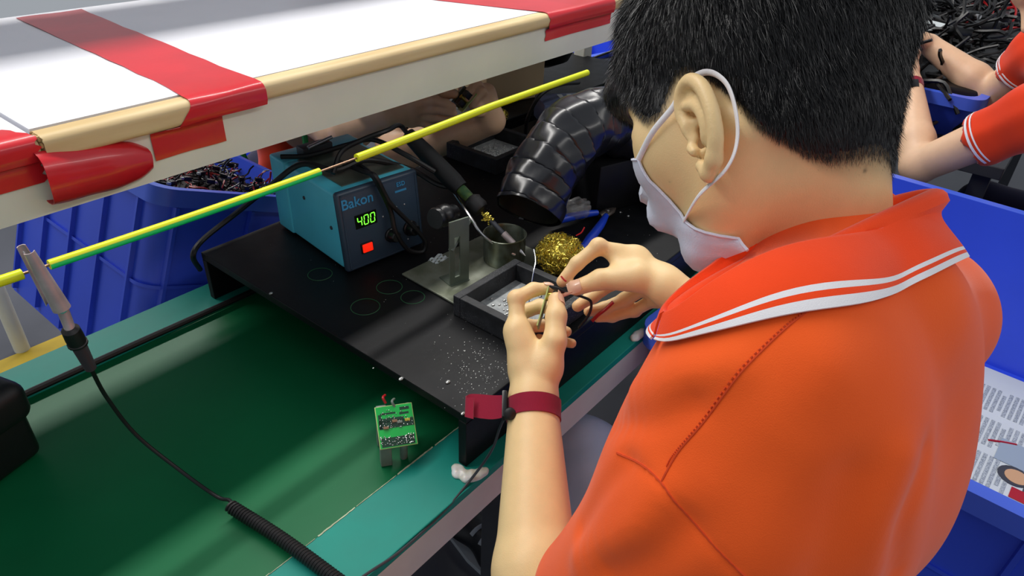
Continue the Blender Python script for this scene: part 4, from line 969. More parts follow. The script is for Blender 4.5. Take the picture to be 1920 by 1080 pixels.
Rf = [[J(1192, 488, .828), J(1122, 462, .812), J(1082, 494, .810), J(1054, 528, .812)],
      [J(1208, 506, .850), J(1150, 528, .872), J(1110, 556, .866), J(1083, 574, .856)],
      [J(1222, 530, .868), J(1172, 562, .895), J(1132, 578, .890), J(1104, 584, .880)],
      [J(1236, 556, .880), J(1190, 582, .903), J(1148, 594, .898), J(1120, 596, .890)]]
Rt = [J(1252, 540, .805), J(1196, 520, .800), J(1126, 524, .802), J(1080, 540, .806)]
SK = SDF(); HD.skull(SK)
SK0 = SDF(); HD.skull(SK0)
BD = SDF(); HD.skull(BD)
sp = N(C7-PEL); shl = N(LSH-RSH); fw = N(np.cross(shl, sp)); fw = fw if fw[1] > 0 else -fw
NB = C7+fw*.062+sp*.012
for Q_ in (BD, SK):
    Q_.cap(HD.w(-.026, 0, -.045), NB-sp*.02, .045, .044, .018)
    Q_.cap(HD.w(-.044, 0, -.030), C7+fw*.048, .033, .034, .02)
    Q_.cap(HD.w(.010, 0, -.070), NB+fw*.02-sp*.03, .030, .038, .02)
for s_, e_, w_r in ((LSH, LEL, LWR), (RSH, REL, RWR)):
    BD.cap(NB-sp*.075, s_, .030, .034, .02); BD.cap(s_, e_, .042, .038, .02)
    m = e_+(w_r-e_)*.30; BD.cap(e_, m, .038, .0405, .012); BD.cap(m, w_r, .0405, .0262, .012)
BD.ell(C7-sp*.23+fw*.050, (.130, .078, .15), (shl, fw, sp), .02)
BD.ell(C7-sp*.45+fw*.06, (.12, .09, .17), (shl, fw, sp), .04)
hand(BD, LWR, Lf, Lt); hand(BD, RWR, Rf, Rt, wr=.0225)
BD.cap(Rf[0][0], Rt[1], .0125, .0125, .014); BD.cap((Rf[0][0]*.75+Rf[0][1]*.25), (Rt[1]*.75+Rt[2]*.25), .0085, .0095, .012); BD.cap(Rf[0][0]*.5+Rf[0][1]*.5, Rt[1]*.5+Rt[2]*.5, .0075, .0085, .012); BD.cap(Rf[0][0]*.6+RWR*.4, Rt[0], .017, .016, .014)
BD.cap(LWR*.45+Lf[1][0]*.55, Lf[0][0]*.8+LWR*.2, .0185, .0125, .012)
HD.ears(BD)
P1 = thing('person', 'person with short black hair, white face mask and orange polo shirt, soldering at the line', 'person', (PEL[0], PEL[1], -.75))
hl_phi = [-.12, -.056, -.046, -.034, -.026, -.020, -.016, -.010, -.003, .008, .020, .028, .040, .052, .060, .070, .080, .12]
hl_u = [-.085, -.092, -.095, -.094, -.088, -.076, -.060, -.045, -.026, -.010, -.006, -.012, -.026, -.024, -.010, .006, .016, .020]
V, F = BD.mesh(.0019)
body = mesh_np('body', V, F, 'skin', P1)
def tintf(V):
    c = np.ones((len(V), 3)); q = HD.loc(V); um = np.interp(q[:, 0], hl_phi, hl_u)
    near = (q[:, 2] > -.16) & (np.linalg.norm(q-[-.012, 0, .01], axis=1) < .135)
    s_ = sm(q[:, 2], um-.012, um+.010)*near*(np.abs(q[:, 1]) < .079); c *= 1-.78*s_[:, None]
    ep = HD.ear(.018, .0); e = np.exp(-(np.linalg.norm(V-ep, axis=1)/.028)**2)[:, None]; c *= 1-e*np.array([.0, .14, .16])
    for f in (Lf, Rf):
        for fi in f:
            for p, r_ in ((fi[3], .012), (fi[1], .010)): e = np.exp(-(np.linalg.norm(V-p, axis=1)/r_)**2)[:, None]; c *= 1-e*np.array([.02, .14, .15])
    for t_ in (Lt, Rt): e = np.exp(-(np.linalg.norm(V-t_[3], axis=1)/.014)**2)[:, None]; c *= 1-e*np.array([.02, .14, .14])
    for (u, v, r_) in ((1623, 320, .0018), (1180, 267, .0009), (1255, 340, .0008), (1556, 296, .0012)):
        h = BD.hit(u, v)
        if h is not None: e = np.exp(-(np.linalg.norm(V-h, axis=1)/r_)**4)[:, None]; c *= 1-.6*e
    return c
set_tint(body, V, tintf)
hair(HD, SK, 'hair', P1, hl_phi, hl_u, 115000, lbl='short black hair cropped close at the nape', res=(110, 170))
for q in (-1, 1):
    eb = build('eyebrow', MB().tube(smooth_path([HD.w(.092, q*.014, .014), HD.w(.090, q*.030, .021), HD.w(.078, q*.048, .016)], 6), [.0022, .003, .0012], 8), 'hair_black', P1)
    ey = build('eye', MB().ell(HD.w(.0795, q*.031, -.010), (.0118, .0118, .0118), HD.A, 16, 12), 'eye_white', P1)
    build('iris', MB().ell(HD.w(.0882, q*.031, -.014), (.0036, .0056, .0056), HD.A, 14, 8), 'eye_dark', ey)
    build('eyelashes', MB().tube(smooth_path([HD.w(.085, q*.020, -.012), HD.w(.0925, q*.031, -.0125), HD.w(.083, q*.044, -.012)], 6), .0009, 6), 'hair_black', ey)
# nails
def nail(tip, prev, nrm, w_=.0062, L_=.0075, nm='fingernail'):
    ax = N(tip-prev); nn = N(nrm-ax*(nrm@ax)); sd = np.cross(ax, nn); G = []
    for a in np.linspace(-1, 1, 7):
        row = []
        for b in np.linspace(-1, 1, 7):
            kk = w_*(1-.16*a**4)*(1 if a > -.7 else .9); p = tip+ax*(a*L_+.0005)+sd*b*kk+nn*(.02); row.append(p)
        G.append(row)
    G = np.array(G); P = G.reshape(-1, 3).copy(); t = np.zeros(len(P))
    for _ in range(30): d = BD.ev(P-nn*t[:, None]); t += np.clip(d, -.002, .01)*.9
    t = np.clip(t, 0, np.median(t)+.0022)
    G = (P-nn*(t-.0003)[:, None]).reshape(7, 7, 3); build(nm, MB().grid(G, thick=.0006), 'nail', P1)
nail(Rt[3], Rt[2], -ray(1075, 540)+XC*.0+N(-YC)*.35, .0075, .0082, 'thumbnail')
nail(Lt[3], Lt[2], -YC*.5+XC*.75-ZC*.1, .0072, .0078, 'thumbnail')
for fi in Lf[:2]: nail(fi[3], fi[2], -YC-ZC*.25, .0050, .0056)
# ---------------------------------------------------------------- polo shirt
def shirt_sdf(C7, NB, LSH, RSH, LEL, REL, PEL, fw, shl, sp, sl=.55, off=.012, elb=True, down=.60):
    S = SDF()
    S.ell(C7-sp*.215+fw*.045, (.150, .092, .175), (shl, fw, sp), .03)
    S.ell(C7-sp*.42+fw*.060, (.140, .108, .24), (shl, fw, sp), .05)
    S.ell(C7-sp*down+fw*.06, (.155, .125, .12), (shl, fw, sp), .05)
    S.ell(C7-sp*.062+fw*.018, (.085, .052, .06), (shl, fw, sp), .03)
    for s_ in (LSH, RSH):
        S.cap(C7-sp*.055+fw*.012, s_-fw*.012+sp*.006, .048, .048, .03); S.ell(C7-sp*.17+(s_-C7-sp*(s_-C7).dot(sp))*.52-fw*.012, (.080, .066, .13), (shl, fw, sp), .06)
    for s_, e_ in ((LSH, LEL), (RSH, REL)):
        S.cap(NB-sp*.040, s_, .042, .048, .045); S.ell(s_, (.055, .055, .055), None, .05)
        e = s_+(e_-s_)*sl; S.cap(s_, e, .054, .058, .03)
    for s_, e_ in ((LSH, LEL), (RSH, REL)):
        e = s_+(e_-s_)*sl; ax = N(e_-s_); S.cap(e+ax*.036, e+ax*.20, .0505, .0505, .004); a = S.p.pop(); S.p.append(a[:6]+(True,))
    return S
SH_ = shirt_sdf(C7, NB, LSH, RSH, LEL, REL, PEL, fw, shl, sp)
print('SHIRT', 'C7', C7, 'LSH', LSH, 'LEL', LEL, 'arm', np.linalg.norm(LSH-LEL), np.linalg.norm(LEL-LWR), 'R', np.linalg.norm(RSH-REL), np.linalg.norm(REL-RWR), 'fw', fw, 'sp', sp)
folds = []
def add_fold(px, r, h): 
    P = [SH_.hit(u, v) for u, v in px]; P = [p for p in P if p is not None]
    if len(P) > 1: folds.append((smooth_path(P, 6), r, h))
add_fold([(1160, 850), (1240, 905), (1300, 985), (1370, 1060)], .0035, -.0016)
add_fold([(1190, 730), (1300, 700), (1380, 690)], .012, .003)
add_fold([(1150, 800), (1230, 790), (1300, 760)], .010, -.003)
add_fold([(1240, 930), (1180, 1000), (1090, 1050)], .014, .004)
add_fold([(1290, 990), (1230, 1040), (1150, 1075)], .012, -.004)
add_fold([(1170, 870), (1120, 930), (1090, 990)], .010, -.003)
add_fold([(1600, 900), (1570, 1000), (1540, 1078)], .016, -.004)
add_fold([(1690, 860), (1650, 980), (1630, 1078)], .014, .004)
add_fold([(1740, 850), (1700, 980), (1685, 1078)], .012, -.004)
add_fold([(1500, 860), (1440, 960), (1420, 1078)], .018, .003)
add_fold([(1550, 700), (1420, 830), (1340, 900)], .020, .003)
def foldf(X):
    d = .0010*np.sin(X[:, 0]*38+X[:, 1]*21)*np.sin(X[:, 2]*31+X[:, 0]*17)
    for P, r, h in folds:
        m = (X >= P.min(0)-2.5*r).all(1) & (X <= P.max(0)+2.5*r).all(1)
        if m.any(): dd = np.min(np.linalg.norm(X[m][:, None]-P[None], axis=2), axis=1); d[m] -= h*np.exp(-(dd/r)**2)
    return d
V, F = SH_.mesh(.0032, disp=foldf); shirt = mesh_np('polo_shirt', V, F, 'orange_cloth', P1, label='orange polo shirt with short sleeves')
def on_shirt(px, off=.0006, n=8):
    P = [SH_.hit(u, v) for u, v in px]; P = smooth_path([p for p in P if p is not None], n)
    for _ in range(6): g = SH_.grad(P); P = P-g*(SH_.ev(P)+foldf(P)-off)[:, None]*.8
    return P
mat('seam_orange', (214, 70, 22), .9)
build('seam', MB().tube(on_shirt([(1545, 565), (1480, 610), (1400, 690), (1320, 790), (1270, 850), (1243, 903)], .0001), .0007, 5), 'seam_orange', shirt)
build('seam', MB().tube(on_shirt([(1152, 848), (1200, 872), (1243, 905), (1270, 945), (1300, 985), (1350, 1035), (1400, 1078)], .0001), .0009, 5), 'seam_orange', shirt)
q = MB(); P = on_shirt([(1536, 568), (1472, 612), (1392, 692), (1312, 792), (1264, 850), (1250, 875)], .0003, 24)
for i in range(0, len(P)-1, 2): q.tube([P[i], P[i+1]], .0005, 4)
build('stitching', q, 'seam_orange', shirt)['kind'] = 'stuff'
# collar: stands round the neck, folds over and lies on the shoulders
def collar(nm):
    Bk, Fr = Pd(1742, 372, .575), Pd(1288, 594, .463); c = (Bk+Fr)/2; ea = (Bk-Fr)/2; N0 = Pd(1534, 466, .492)
    ls = N(shl-N(ea)*(shl@N(ea))); el = N0-c; el = el+ls*.005; er = el-2*ls*(el@ls); upv = N(sp-N(ea)*(sp@N(ea))*.5)
    cols = []; nth = 110; rows = 40
    for q, th_ in enumerate(np.linspace(-math.pi*.965, math.pi*.965, nth)):
        e = el if th_ > 0 else er; a = abs(th_)/math.pi
        cs = math.cos(th_); cs = cs*(1-.0*cs); top = c+ea*cs+e*abs(math.sin(th_))**1.0
        nxt = c+ea*math.cos(th_+.02*(1 if th_ > 0 else -1))+e*abs(math.sin(th_+.02*(1 if th_ > 0 else -1))); tg = N(nxt-top)
        rad = N(np.cross(tg, upv)); rad = rad if rad@(top-c) > 0 else -rad
        wd = .040-.022*sm(np.array(a), .55, .97)
        stand = .022*(1-sm(np.array(a), .55, 1.0))+.006
        roll = .0062; out = [top-upv*stand-rad*.008, top-upv*stand*.5-rad*.0045]
        for k in range(7): b = math.radians(180-180*k/6); out.append(top+rad*(roll*math.cos(b)+roll*.6)+upv*roll*math.sin(b)*.8)
        p0 = out[-1]
        for k in range(1, rows-len(out)+1):
            t = k/(rows-9); out.append(p0+rad*wd*t*.72-upv*wd*t*.72)
        o = np.array(out); lim = np.interp(np.arange(9, rows), [9, rows-1], [.0075, .0030]); X = o[9:]
        for _ in range(10):
            dd = SH_.ev(X); g = SH_.grad(X); mv = np.where(dd < lim, lim-dd, np.where(dd > lim+.004, -(dd-lim-.004)*.5*np.linspace(0, 1, len(dd))**.5, 0)); X = X+g*mv[:, None]
        o[9:] = X; cols.append(o)
    G = np.array(cols)
    for _ in range(3): G[1:-1] = G[:-2]*.25+G[1:-1]*.5+G[2:]*.25
    R = G.transpose(1, 0, 2); rm = [0]*(rows-1)
    for i in range(rows-1):
        if i >= rows-4 or rows-8 <= i < rows-6: rm[i] = 1
    build(nm, MB().grid(R, thick=.0016, rowmats=rm), ['orange_collar', 'white_cloth'], shirt, label='orange ribbed collar with two white stripes'); return R
RR = collar('collar')
# trousers, shoes
TR = SDF(); HL, HR = PEL+shl*.09+fw*.03, PEL-shl*.09+fw*.03
KL, KR = np.array([.50, .27, -.20]), np.array([.675, .375, -.175]); AL, AR_ = np.array([.50, .30, -.66]), np.array([.76, .50, -.66])
TR.ell(PEL, (.165, .13, .12), (shl, fw, sp), .03)
for h_, k_, a_ in ((HL, KL, AL), (HR, KR, AR_)): TR.cap(h_, k_, .088, .066, .03); TR.cap(k_, a_, .064, .052, .02)
V, F = TR.mesh(.006, disp=lambda X: .002*np.sin(X[:, 0]*60+X[:, 2]*40)*np.sin(X[:, 1]*70)); mesh_np('trousers', V, F, 'grey_trousers', P1, label='light blue grey trousers')
def shoe(a, d, parent, m2='shoe_white'):
    d = N(d); sdv = np.cross([0, 0, 1], d); S = SDF(); b = np.array([a[0], a[1], -.71])
    S.cap(b-d*.03, b+d*.16-np.array([0, 0, .005]), .036, .032, .02); S.cap(b+np.array([0, 0, .05]), b+d*.05, .042, .038, .03); S.ell(b+d*.17-np.array([0, 0, .008]), (.05, .045, .028), (d, sdv, sz), .02)
    V, F = S.mesh(.0035, lo=(b-.3), hi=b+.3); V[:, 2] = np.maximum(V[:, 2], -.738); so = mesh_np('shoe', V, F, 'shoe_black', parent)
    build('sole', MB().prism([(x*1.0, y) for x, y in [(-.07, -.03), (-.075, 0), (-.07, .03), (.0, .036), (.1, .046), (.19, .04), (.225, .0), (.19, -.04), (.1, -.046), (0, -.036)]], .014, np.array([b[0], b[1], -.7497]), (d, sdv, sz)), m2, so)
    for i in range(4):
        P = [S.project([b+d*(.02+.032*i)+sdv*q*.04+sz*.04], .001)[0] for q in np.linspace(-1, 1, 9)]; build('stripe', MB().tube(P, .0055, 6, flat=.4), m2, so)
shoe(AL, (0.1, 1, 0), P1); shoe(np.array([.765, .56, -.7]), (.2, 1, 0), P1)
stl = thing('stool', 'dark stool carrying the worker in the foreground', 'stool', (PEL[0], PEL[1]-.02, -.75))
build('seat', MB().lathe([(0, 0), (.165, 0), (.17, .01), (.165, .03), (0, .035)], (PEL[0], PEL[1]-.02, PEL[2]-.155), seg=32), 'stool_dark', stl)
for a in (45, 135, 225, 315): a = math.radians(a); build('leg', MB().tube([(PEL[0]+.12*math.cos(a), PEL[1]-.02+.12*math.sin(a), PEL[2]-.155), (PEL[0]+.18*math.cos(a), PEL[1]-.02+.18*math.sin(a), -.7495)], .012, 10), 'dark_steel', stl)
# ---------------------------------------------------------------- face mask
def mask():
    G = []; nr, ncol = 17, 61
    for i in range(nr):
        t = i/(nr-1); dirs = []; org = []
        for j in range(ncol):
            s_ = -1+2*j/(ncol-1); ut = -.010-.030*abs(s_)**1.5; ub = -.122-.006*abs(s_)**2; u = ut+(ub-ut)*t
            ph = s_*math.radians(np.interp(t, [0, .3, .55, .8, 1], [47, 42, 38, 50, 62])); org.append(HD.w(.012, 0, u)); dirs.append(HD.F*math.cos(ph)+HD.L*math.sin(ph))
        org = np.array(org); dirs = np.array(dirs); r = np.full(ncol, .16)
        for _ in range(50): r -= np.clip(SK.ev(org+dirs*r[:, None]), -.01, .03)*.8
        r = np.clip(r, .035, .125)
        bulge = .0022+.0045*np.sin(math.pi*t)**.7*(1-np.abs(np.linspace(-1, 1, ncol))**3)+.0010*((t*4) % 1)
        # cloth spans the side of the nose: never dip below a smooth envelope
        rr = r.copy()
        for _ in range(40): rr[1:-1] = np.maximum(rr[1:-1], (rr[:-2]+rr[2:])/2-.00012)
        G.append(org+dirs*(rr+bulge)[:, None])
    return np.array(G)
MG = mask(); mk = build('face_mask', MB().grid(MG, thick=.0008), 'mask_cloth', P1, label='pale blue white surgical face mask')
build('mask_binding', MB().tube(MG[:, -1], .0012, 6), 'mask_cloth', mk); build('mask_binding', MB().tube(MG[:, 0], .0012, 6), 'mask_cloth', mk); build('mask_binding', MB().tube(MG[0], .0010, 6), 'mask_cloth', mk)
E_ = HD.ear
for q in (1, -1):
    HD2 = SDF(); HD.skull(HD2)
    e = lambda f, u, o=0.0, q=q: HD.w(*(lambda p: (p[0], q*abs(p[1]), p[2]))(HD.loc(E_(f, u, o))))
    cu, cl = (MG[0, -1], MG[9, -1]) if q > 0 else (MG[0, 0], MG[9, 0])
    mid1 = (cu+e(.001, .026, .003))/2+HD.L*q*.004; mid2 = (cl+e(.022, -.034, -.004))/2+HD.L*q*.005
    lp = [cu, mid1, e(-.001, .027, .003), e(.010, .0365, -.002), e(.026, .036, -.010), e(.0385, .020, -.012), e(.039, .000, -.012), e(.033, -.020, -.010), e(.022, -.034, -.004), mid2, cl]
    build('ear_loop', MB().tube(smooth_path(lp, 10), .0022, 8, flat=.45), 'white_cloth', mk)
# ---------------------------------------------------------------- wrist strap
ws_ = thing('wrist_strap', 'maroon elastic wrist strap with dark buckle on the near forearm', 'wrist strap', LWR)
fa = N(LWR-LEL); ctr = LWR-fa*.012; u1 = N(np.cross(fa, ZC)); u2 = np.cross(fa, u1)
AF = SDF(); m = LEL+(LWR-LEL)*.30; AF.cap(m, LWR, .0405, .0262, .01); AF.cap(LWR, Lf[1][0], .0262, .026)
G = []
for a in np.linspace(0, 2*math.pi, 49):
    d = u1*math.cos(a)+u2*math.sin(a); row = []
    for z in np.linspace(-.0105, .0105, 6):
        o = ctr+fa*z; t = .02
        for _ in range(25): t -= AF.ev([o+d*t])[0]*.9
        row.append(o+d*(t+.0016))
    G.append(row)
build('band', MB().grid(np.array(G), thick=.0014), 'maroon_strap', ws_)
bkl = Pd(946, 760, .762); bx_ax = (N(XC), fa, N(np.cross(N(XC), fa)))
build('buckle', MB().box(bkl, (.0055, .030, .012), bx_ax, .001), 'black_plastic', ws_); build('snap', MB().lathe([(.006, -.004), (.0065, .004), (.004, .006), (0, .006)], bkl+fa*-.008-ZC*.006+XC*.006, -ZC, 14), 'black_rubber', ws_)
T_ = [(946, 762, .764), (925, 764, .768), (900, 762, .772), (882, 760, .774), (872, 762, .770), (878, 764, .765), (888, 765, .763)]
G = [[Pd(u, v, d)+fa*z*(1+.1*math.sin(i)) for z in np.linspace(-.0125, .0125, 5)] for i, (u, v, d) in enumerate(T_)]
Gs = np.array([smooth_path([g[k] for g in G], 6) for k in range(5)]).transpose(1, 0, 2); build('strap_tail', MB().grid(Gs, thick=.0012), 'maroon_strap', ws_, label='loose folded end of the maroon strap')
gc = smooth_path([bkl-fa*.008+XC*.003, Pd(938, 800, .785), Pd(925, 838, .80), Pd(905, 870, .82), Pd(878, 905, .828), Pd(845, 945, .815), Pz(800, 990, -.004), Pz(745, 1038, .003), Pz(685, 1078, .004), Pz(600, 1140, .004)], 10)
build('ground_lead', MB().tube(gc, .0016, 8), mat('grey_lead', (50, 54, 60), .35), ws_, label='thin grey lead running from the strap over the rail')
# ---------------------------------------------------------------- board, leads held in the hands
hb1, hb2 = Pd(1028, 540, .803), Pd(1008, 608, .797); ex = N(hb1-hb2); ez = N(ZC*.93+XC*.12-ex*((ZC*.93+XC*.12)@ex)); ey_ = np.cross(ez, ex)
hb = thing('circuit_board', 'thin pale edged circuit board held edge on between thumb and finger', 'circuit board', (hb1+hb2)/2)
build('board', MB().box((hb1+hb2)/2+ez*.016, (.047, .0016, .036), (ex, ey_, ez), .0004), 'board_edge', hb, smooth=False)
build('capacitor', MB().tube([hb1-ex*.010+ey_*-.001+ez*.004+XC*.001, hb1-ex*.010+XC*.011+ez*.004], .0048, 14), 'brass', hb)
build('transformer', MB().box((hb1+hb2)/2+XC*.009+ez*.018+YC*.006, (.016, .013, .016), (ex, ey_, ez), .001), 'black_plastic', hb)
tag(build('black_component', MB().tube([Pd(1060, 549, .803), Pd(1042, 541, .80), Pd(1030, 536, .80)], [.0030, .0028, .0012], 10), 'black_plastic'), 'tiny black component pinched between the finger tips', 'component')
tag(build('red_lead', MB().tube(smooth_path([Pd(1052, 518, .800), Pd(1057, 524, .7985), Pd(1062, 528, .7985)], 6), .0011, 6), 'wire_red'), 'short red lead tip between thumb and index finger', 'wire')
tag(build('red_lead', MB().tube(smooth_path([Pd(1150, 566, .87), Pd(1135, 580, .872), Pd(1122, 590, .872), Pd(1110, 602, .87)], 6), .0022, 8), 'wire_red'), 'dark red lead dangling below the right hand', 'wire')
tag(build('black_lead', MB().tube(smooth_path([Pd(1060, 548, .812), Pd(1090, 556, .835), Pd(1108, 566, .845), Pd(1104, 590, .85), Pd(1085, 615, .86)], 8), .0017, 8), 'wire_black'), 'black lead hanging from the pinched component', 'wire')
# ---------------------------------------------------------------- two more workers
def simple_hand(S, wr, aim, nrm, k=1.0, curl=.6):
    aim = N(aim); nrm = N(nrm-aim*(nrm@aim)); sd = np.cross(aim, nrm); fs = []
    for i, o in enumerate((.030, .010, -.010, -.028)):
        m_ = wr+aim*(.085-.004*abs(i-1))*k+sd*o*k; L_ = [.042, .046, .042, .033][i]*k; d1 = N(aim*math.cos(curl)+nrm*math.sin(curl)); p1 = m_+d1*L_; d2 = N(aim*math.cos(curl*2.2)+nrm*math.sin(curl*2.2)); p2 = p1+d2*L_*.62; d3 = N(aim*math.cos(curl*2.9)+nrm*math.sin(curl*2.9)); fs.append([m_, p1, p2, p2+d3*L_*.5])
    th_ = [wr+aim*.025*k+sd*.026*k, wr+aim*.058*k+sd*.045*k+nrm*.015*k, wr+aim*.088*k+sd*.042*k+nrm*.034*k, wr+aim*.108*k+sd*.030*k+nrm*.044*k]
    hand(S, wr, fs, th_, k); return fs, th_
def worker(lab, hc, Fh, Uh, C7, LSH, RSH, LEL, REL, LWR, RWR, PEL, lh, rh, vox=.0035, sl=.55):
    t = thing('person', lab, 'person', (PEL[0], PEL[1], -.75)); H = Head(hc, Fh, Uh); B_ = SDF(); H.skull(B_)
    sp_ = N(C7-PEL); sl_ = N(LSH-RSH); f_ = N(np.cross(sl_, sp_)); f_ = f_ if f_@N(np.array(Fh)) > 0 else -f_; NB_ = C7+f_*.05+sp_*.01
    B_.cap(H.w(-.03, 0, -.05), NB_, .052, .058, .02)
    for s_, e_, w_r in ((LSH, LEL, LWR), (RSH, REL, RWR)):
        B_.cap(NB_-sp_*.035, s_, .045, .043, .03); B_.cap(s_, e_, .046, .038, .02); m = e_+(w_r-e_)*.3; B_.cap(e_, m, .038, .040, .012); B_.cap(m, w_r, .040, .026, .012)
    B_.ell(C7-sp_*.18+f_*.075, (.135, .10, .20), (sl_, f_, sp_), .03); B_.ell(C7-sp_*.47+f_*.07, (.13, .095, .17), (sl_, f_, sp_), .04)
    [(hand(B_, w_, q_[1], q_[2], .98) if isinstance(q_[0], str) else simple_hand(B_, w_, *q_)) for w_, q_ in ((LWR, lh), (RWR, rh))]; H.ears(B_)
    V, F = B_.mesh(vox); b = mesh_np('body', V, F, 'skin_far', t); set_tint(b, V, lambda V: np.ones((len(V), 3)))
    SK2 = SDF(); H.skull(SK2); hair(H, SK2, 'hair', t, [-.12, -.04, -.02, .0, .02, .04, .05, .07, .1], [-.06, -.065, -.04, .0, .0, -.025, -.01, .03, .05], 0, strands=False, res=(50, 70))
    for q in (-1, 1):
        ey = build('eye', MB().ell(H.w(.0795, q*.031, -.010), (.0118, .0118, .0118), H.A, 12, 8), 'eye_white', t); build('iris', MB().ell(H.w(.0885, q*.031, -.012), (.0036, .0056, .0056), H.A, 10, 6), 'eye_dark', ey)
    S = shirt_sdf(C7, NB_, LSH, RSH, LEL, REL, PEL, f_, sl_, sp_, sl=sl); V, F = S.mesh(.005, disp=lambda X: .0022*np.sin(X[:, 0]*70+X[:, 2]*50)*np.sin(X[:, 1]*60+X[:, 2]*40)); sh = mesh_np('polo_shirt', V, F, 'orange_far', t)
    for s_, e_ in ((LSH, LEL), (RSH, REL)):
        ax = N(e_-s_); base = s_+(e_-s_)*sl+ax*.012; u1 = N(np.cross(ax, [0, .3, 1])); u2 = np.cross(ax, u1)
        for dz, w_, m_ in ((.0, .005, 'white_cloth'), (-.009, .003, 'white_cloth')):
            G = []
            for a in np.linspace(0, 2*math.pi, 37):
                d = u1*math.cos(a)+u2*math.sin(a); row = []
                for z in (0, w_):
                    o = base+ax*(dz+z-.004); tt = .09
                    for _ in range(18): tt -= S.ev([o+d*tt])[0]*.8
                    row.append(o+d*(max(.053, min(tt, .064))+.0015))
                G.append(row)
            build('sleeve_stripe', MB().grid(np.array(G), thick=.001), m_, sh)
    G = []
    nx_ = N(sp_+f_*.15)
    for a in np.linspace(-2.8, 2.8, 50):
        r_ = -f_*math.cos(a)+sl_*math.sin(a); c_ = C7+f_*.047; G.append([c_+r_*.062, c_+r_*.066+nx_*.028, c_+r_*.074+nx_*.024, c_+r_*.10-nx_*.008])
    build('collar', MB().grid(np.array(G), thick=.002), 'orange_far', sh)
    T_ = SDF(); hl, hr = PEL+sl_*.09, PEL-sl_*.09; fh = N([f_[0], f_[1], 0]); T_.ell(PEL, (.16, .13, .12), (sl_, f_, sp_), .03)
    for h_ in (hl, hr): k_ = h_+fh*.40+np.array([0, 0, .02]); T_.cap(h_, k_, .085, .062, .03); a_ = np.array([k_[0], k_[1], -.66])+fh*.03; T_.cap(k_, a_, .06, .05, .02); shoe(a_, fh, t)
    V, F = T_.mesh(.009); mesh_np('trousers', V, F, 'navy_trousers', t)
    s2 = thing('stool', 'dark stool under the '+lab.split(',')[0].replace('person ', 'worker '), 'stool', (PEL[0], PEL[1], -.75))
    z_ = PEL[2]-.155; build('seat', MB().lathe([(0, 0), (.165, 0), (.17, .01), (.165, .03), (0, .03)], (PEL[0], PEL[1], z_), seg=24), 'stool_dark', s2)
    for a in (45, 135, 225, 315): a = math.radians(a); build('leg', MB().tube([(PEL[0]+.12*math.cos(a), PEL[1]+.12*math.sin(a), z_), (PEL[0]+.18*math.cos(a), PEL[1]+.18*math.sin(a), -.7495)], .012, 8), 'dark_steel', s2)
    return S
# far worker across the line: both forearms reach to the right under the shelf
c = np.array([1.05, 1.47, -.20])
R2 = [[J(780, 192, 1.335), J(815, 188, 1.315), J(836, 194, 1.31), J(849, 200, 1.31)], [J(778, 205, 1.345), J(815, 204, 1.325), J(838, 208, 1.315), J(851, 213, 1.315)], [J(775, 216, 1.355), J(812, 220, 1.34), J(836, 224, 1.33), J(848, 226, 1.33)], [J(770, 226, 1.365), J(800, 232, 1.355), J(820, 236, 1.35), J(832, 236, 1.345)]]
T2 = [J(768, 192, 1.365), J(798, 178, 1.365), J(830, 176, 1.35), J(852, 176, 1.34)]
L2 = [[J(913, 172, 1.375), J(893, 158, 1.35), J(880, 172, 1.34), J(876, 184, 1.335)], [J(916, 182, 1.375), J(902, 172, 1.345), J(891, 186, 1.335), J(886, 197, 1.335)], [J(918, 192, 1.38), J(906, 187, 1.355), J(896, 199, 1.345), J(891, 207, 1.345)], [J(920, 202, 1.385), J(910, 202, 1.365), J(902, 211, 1.36), J(897, 215, 1.36)]]
TL2 = [J(906, 208, 1.385), J(890, 192, 1.375), J(878, 178, 1.365), J(866, 170, 1.36)]
worker('person across the line in orange, hands holding a board under the shelf', c+[-.02, -.14, .60], (-.25, -.75, -.6), (-.05, -.5, 1), c+[0, .0, .46], c+[.17, -.03, .37], c+[-.17, .03, .37],
       Pd(742, 290, 1.56), Pd(632, 252, 1.54), Pd(922, 226, 1.40), Pd(735, 212, 1.36), c+[-.0, .10, -.0], ('J', L2, TL2), ('J', R2, T2))
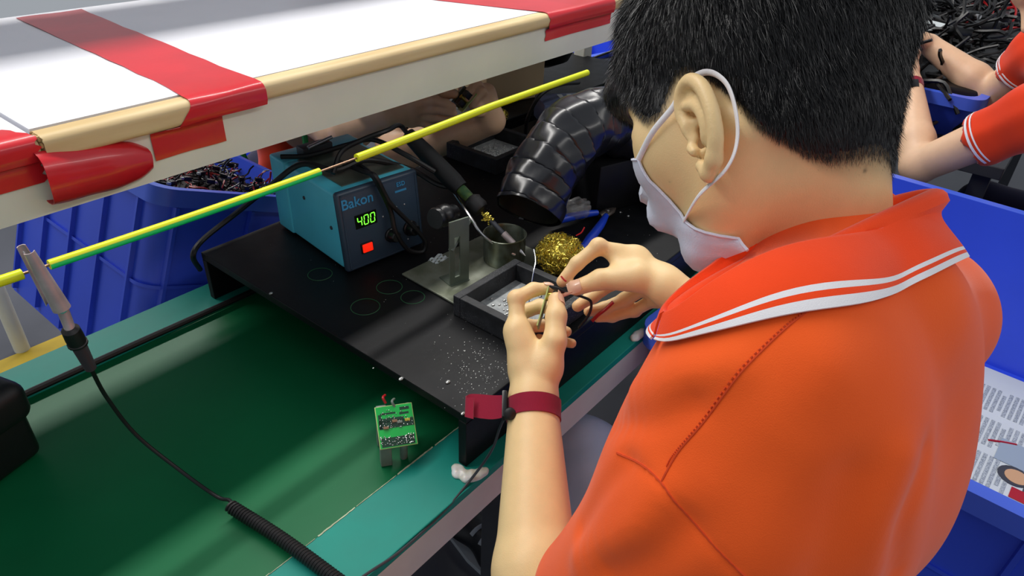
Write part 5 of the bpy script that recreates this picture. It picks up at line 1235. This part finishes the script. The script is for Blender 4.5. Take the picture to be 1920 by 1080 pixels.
h2 = Pd(872, 187, 1.335); hA = (N(cdir(.62, -.75, -.1)), N(cdir(.45, .35, -.8)), None); hA = (hA[0], N(hA[1]-hA[0]*(hA[1]@hA[0])), None); hA = (hA[0], hA[1], np.cross(hA[0], hA[1]))
fb = thing('circuit_board', 'small assembled circuit board held by the worker across the line', 'circuit board', h2)
build('board', MB().box(h2+hA[2]*.006, (.042, .026, .0016), hA, .0004), 'board_edge', fb, smooth=False)
build('heat_sink', MB().box(h2-hA[2]*.004-hA[1]*.011, (.038, .003, .020), hA), 'cup_metal', fb, smooth=False); build('transformer', MB().box(h2-hA[2]*.003+hA[0]*.009, (.012, .015, .014), hA, .001), 'black_plastic', fb); build('transformer', MB().box(h2-hA[2]*.003-hA[0]*.010, (.011, .015, .013), hA, .001), 'black_plastic', fb); build('capacitor', MB().tube([h2+hA[2]*.005, h2-hA[2]*.011], .004, 10), 'brass', fb)
# right hand neighbour
c3 = Pd(1985, 210, 1.66)
LE3, LW3 = Pd(1722, 312, 1.88), Pd(1707, 158, 2.05); RE3, RW3 = Pd(1862, 176, 2.20), Pd(1742, 84, 2.25); LS3 = Pd(1950, 215, 1.78)
worker('person in orange at the upper right, arms bent over the heap of leads', Pd(2010, -40, 1.90), cdir(-.7, .5, .5), cdir(-.1, -.95, .1), Pd(2080, 120, 1.90), LS3, Pd(1960, 95, 2.10), LE3, RE3, LW3, RW3, np.array([2.06, -.33, -.20]),
       (cdir(-.12, -.95, .25), cdir(.5, .1, .8), .95, .5), (cdir(-.85, -.5, .1), cdir(.2, .9, .2), .95, .5), sl=.40)
fa3 = N(LW3-LE3); u1 = N(np.cross(fa3, [0, 0, 1])); u2 = np.cross(fa3, u1); G = [[LW3-fa3*.01+fa3*z+(u1*math.cos(a)+u2*math.sin(a))*(.0285+.001*0) for z in (-.010, .010)] for a in np.linspace(0, 2*math.pi, 37)]
w3 = thing('wrist_strap', 'dark red wrist strap on the neighbour\'s wrist at the upper right', 'wrist strap', LW3); build('band', MB().grid(np.array(G), thick=.0018), 'maroon_strap', w3); build('buckle', MB().box(LW3-fa3*.01-ZC*.030-XC*.01, (.022, .024, .008), (N(XC), fa3, N(np.cross(N(XC), fa3))), .001), 'black_plastic', w3)
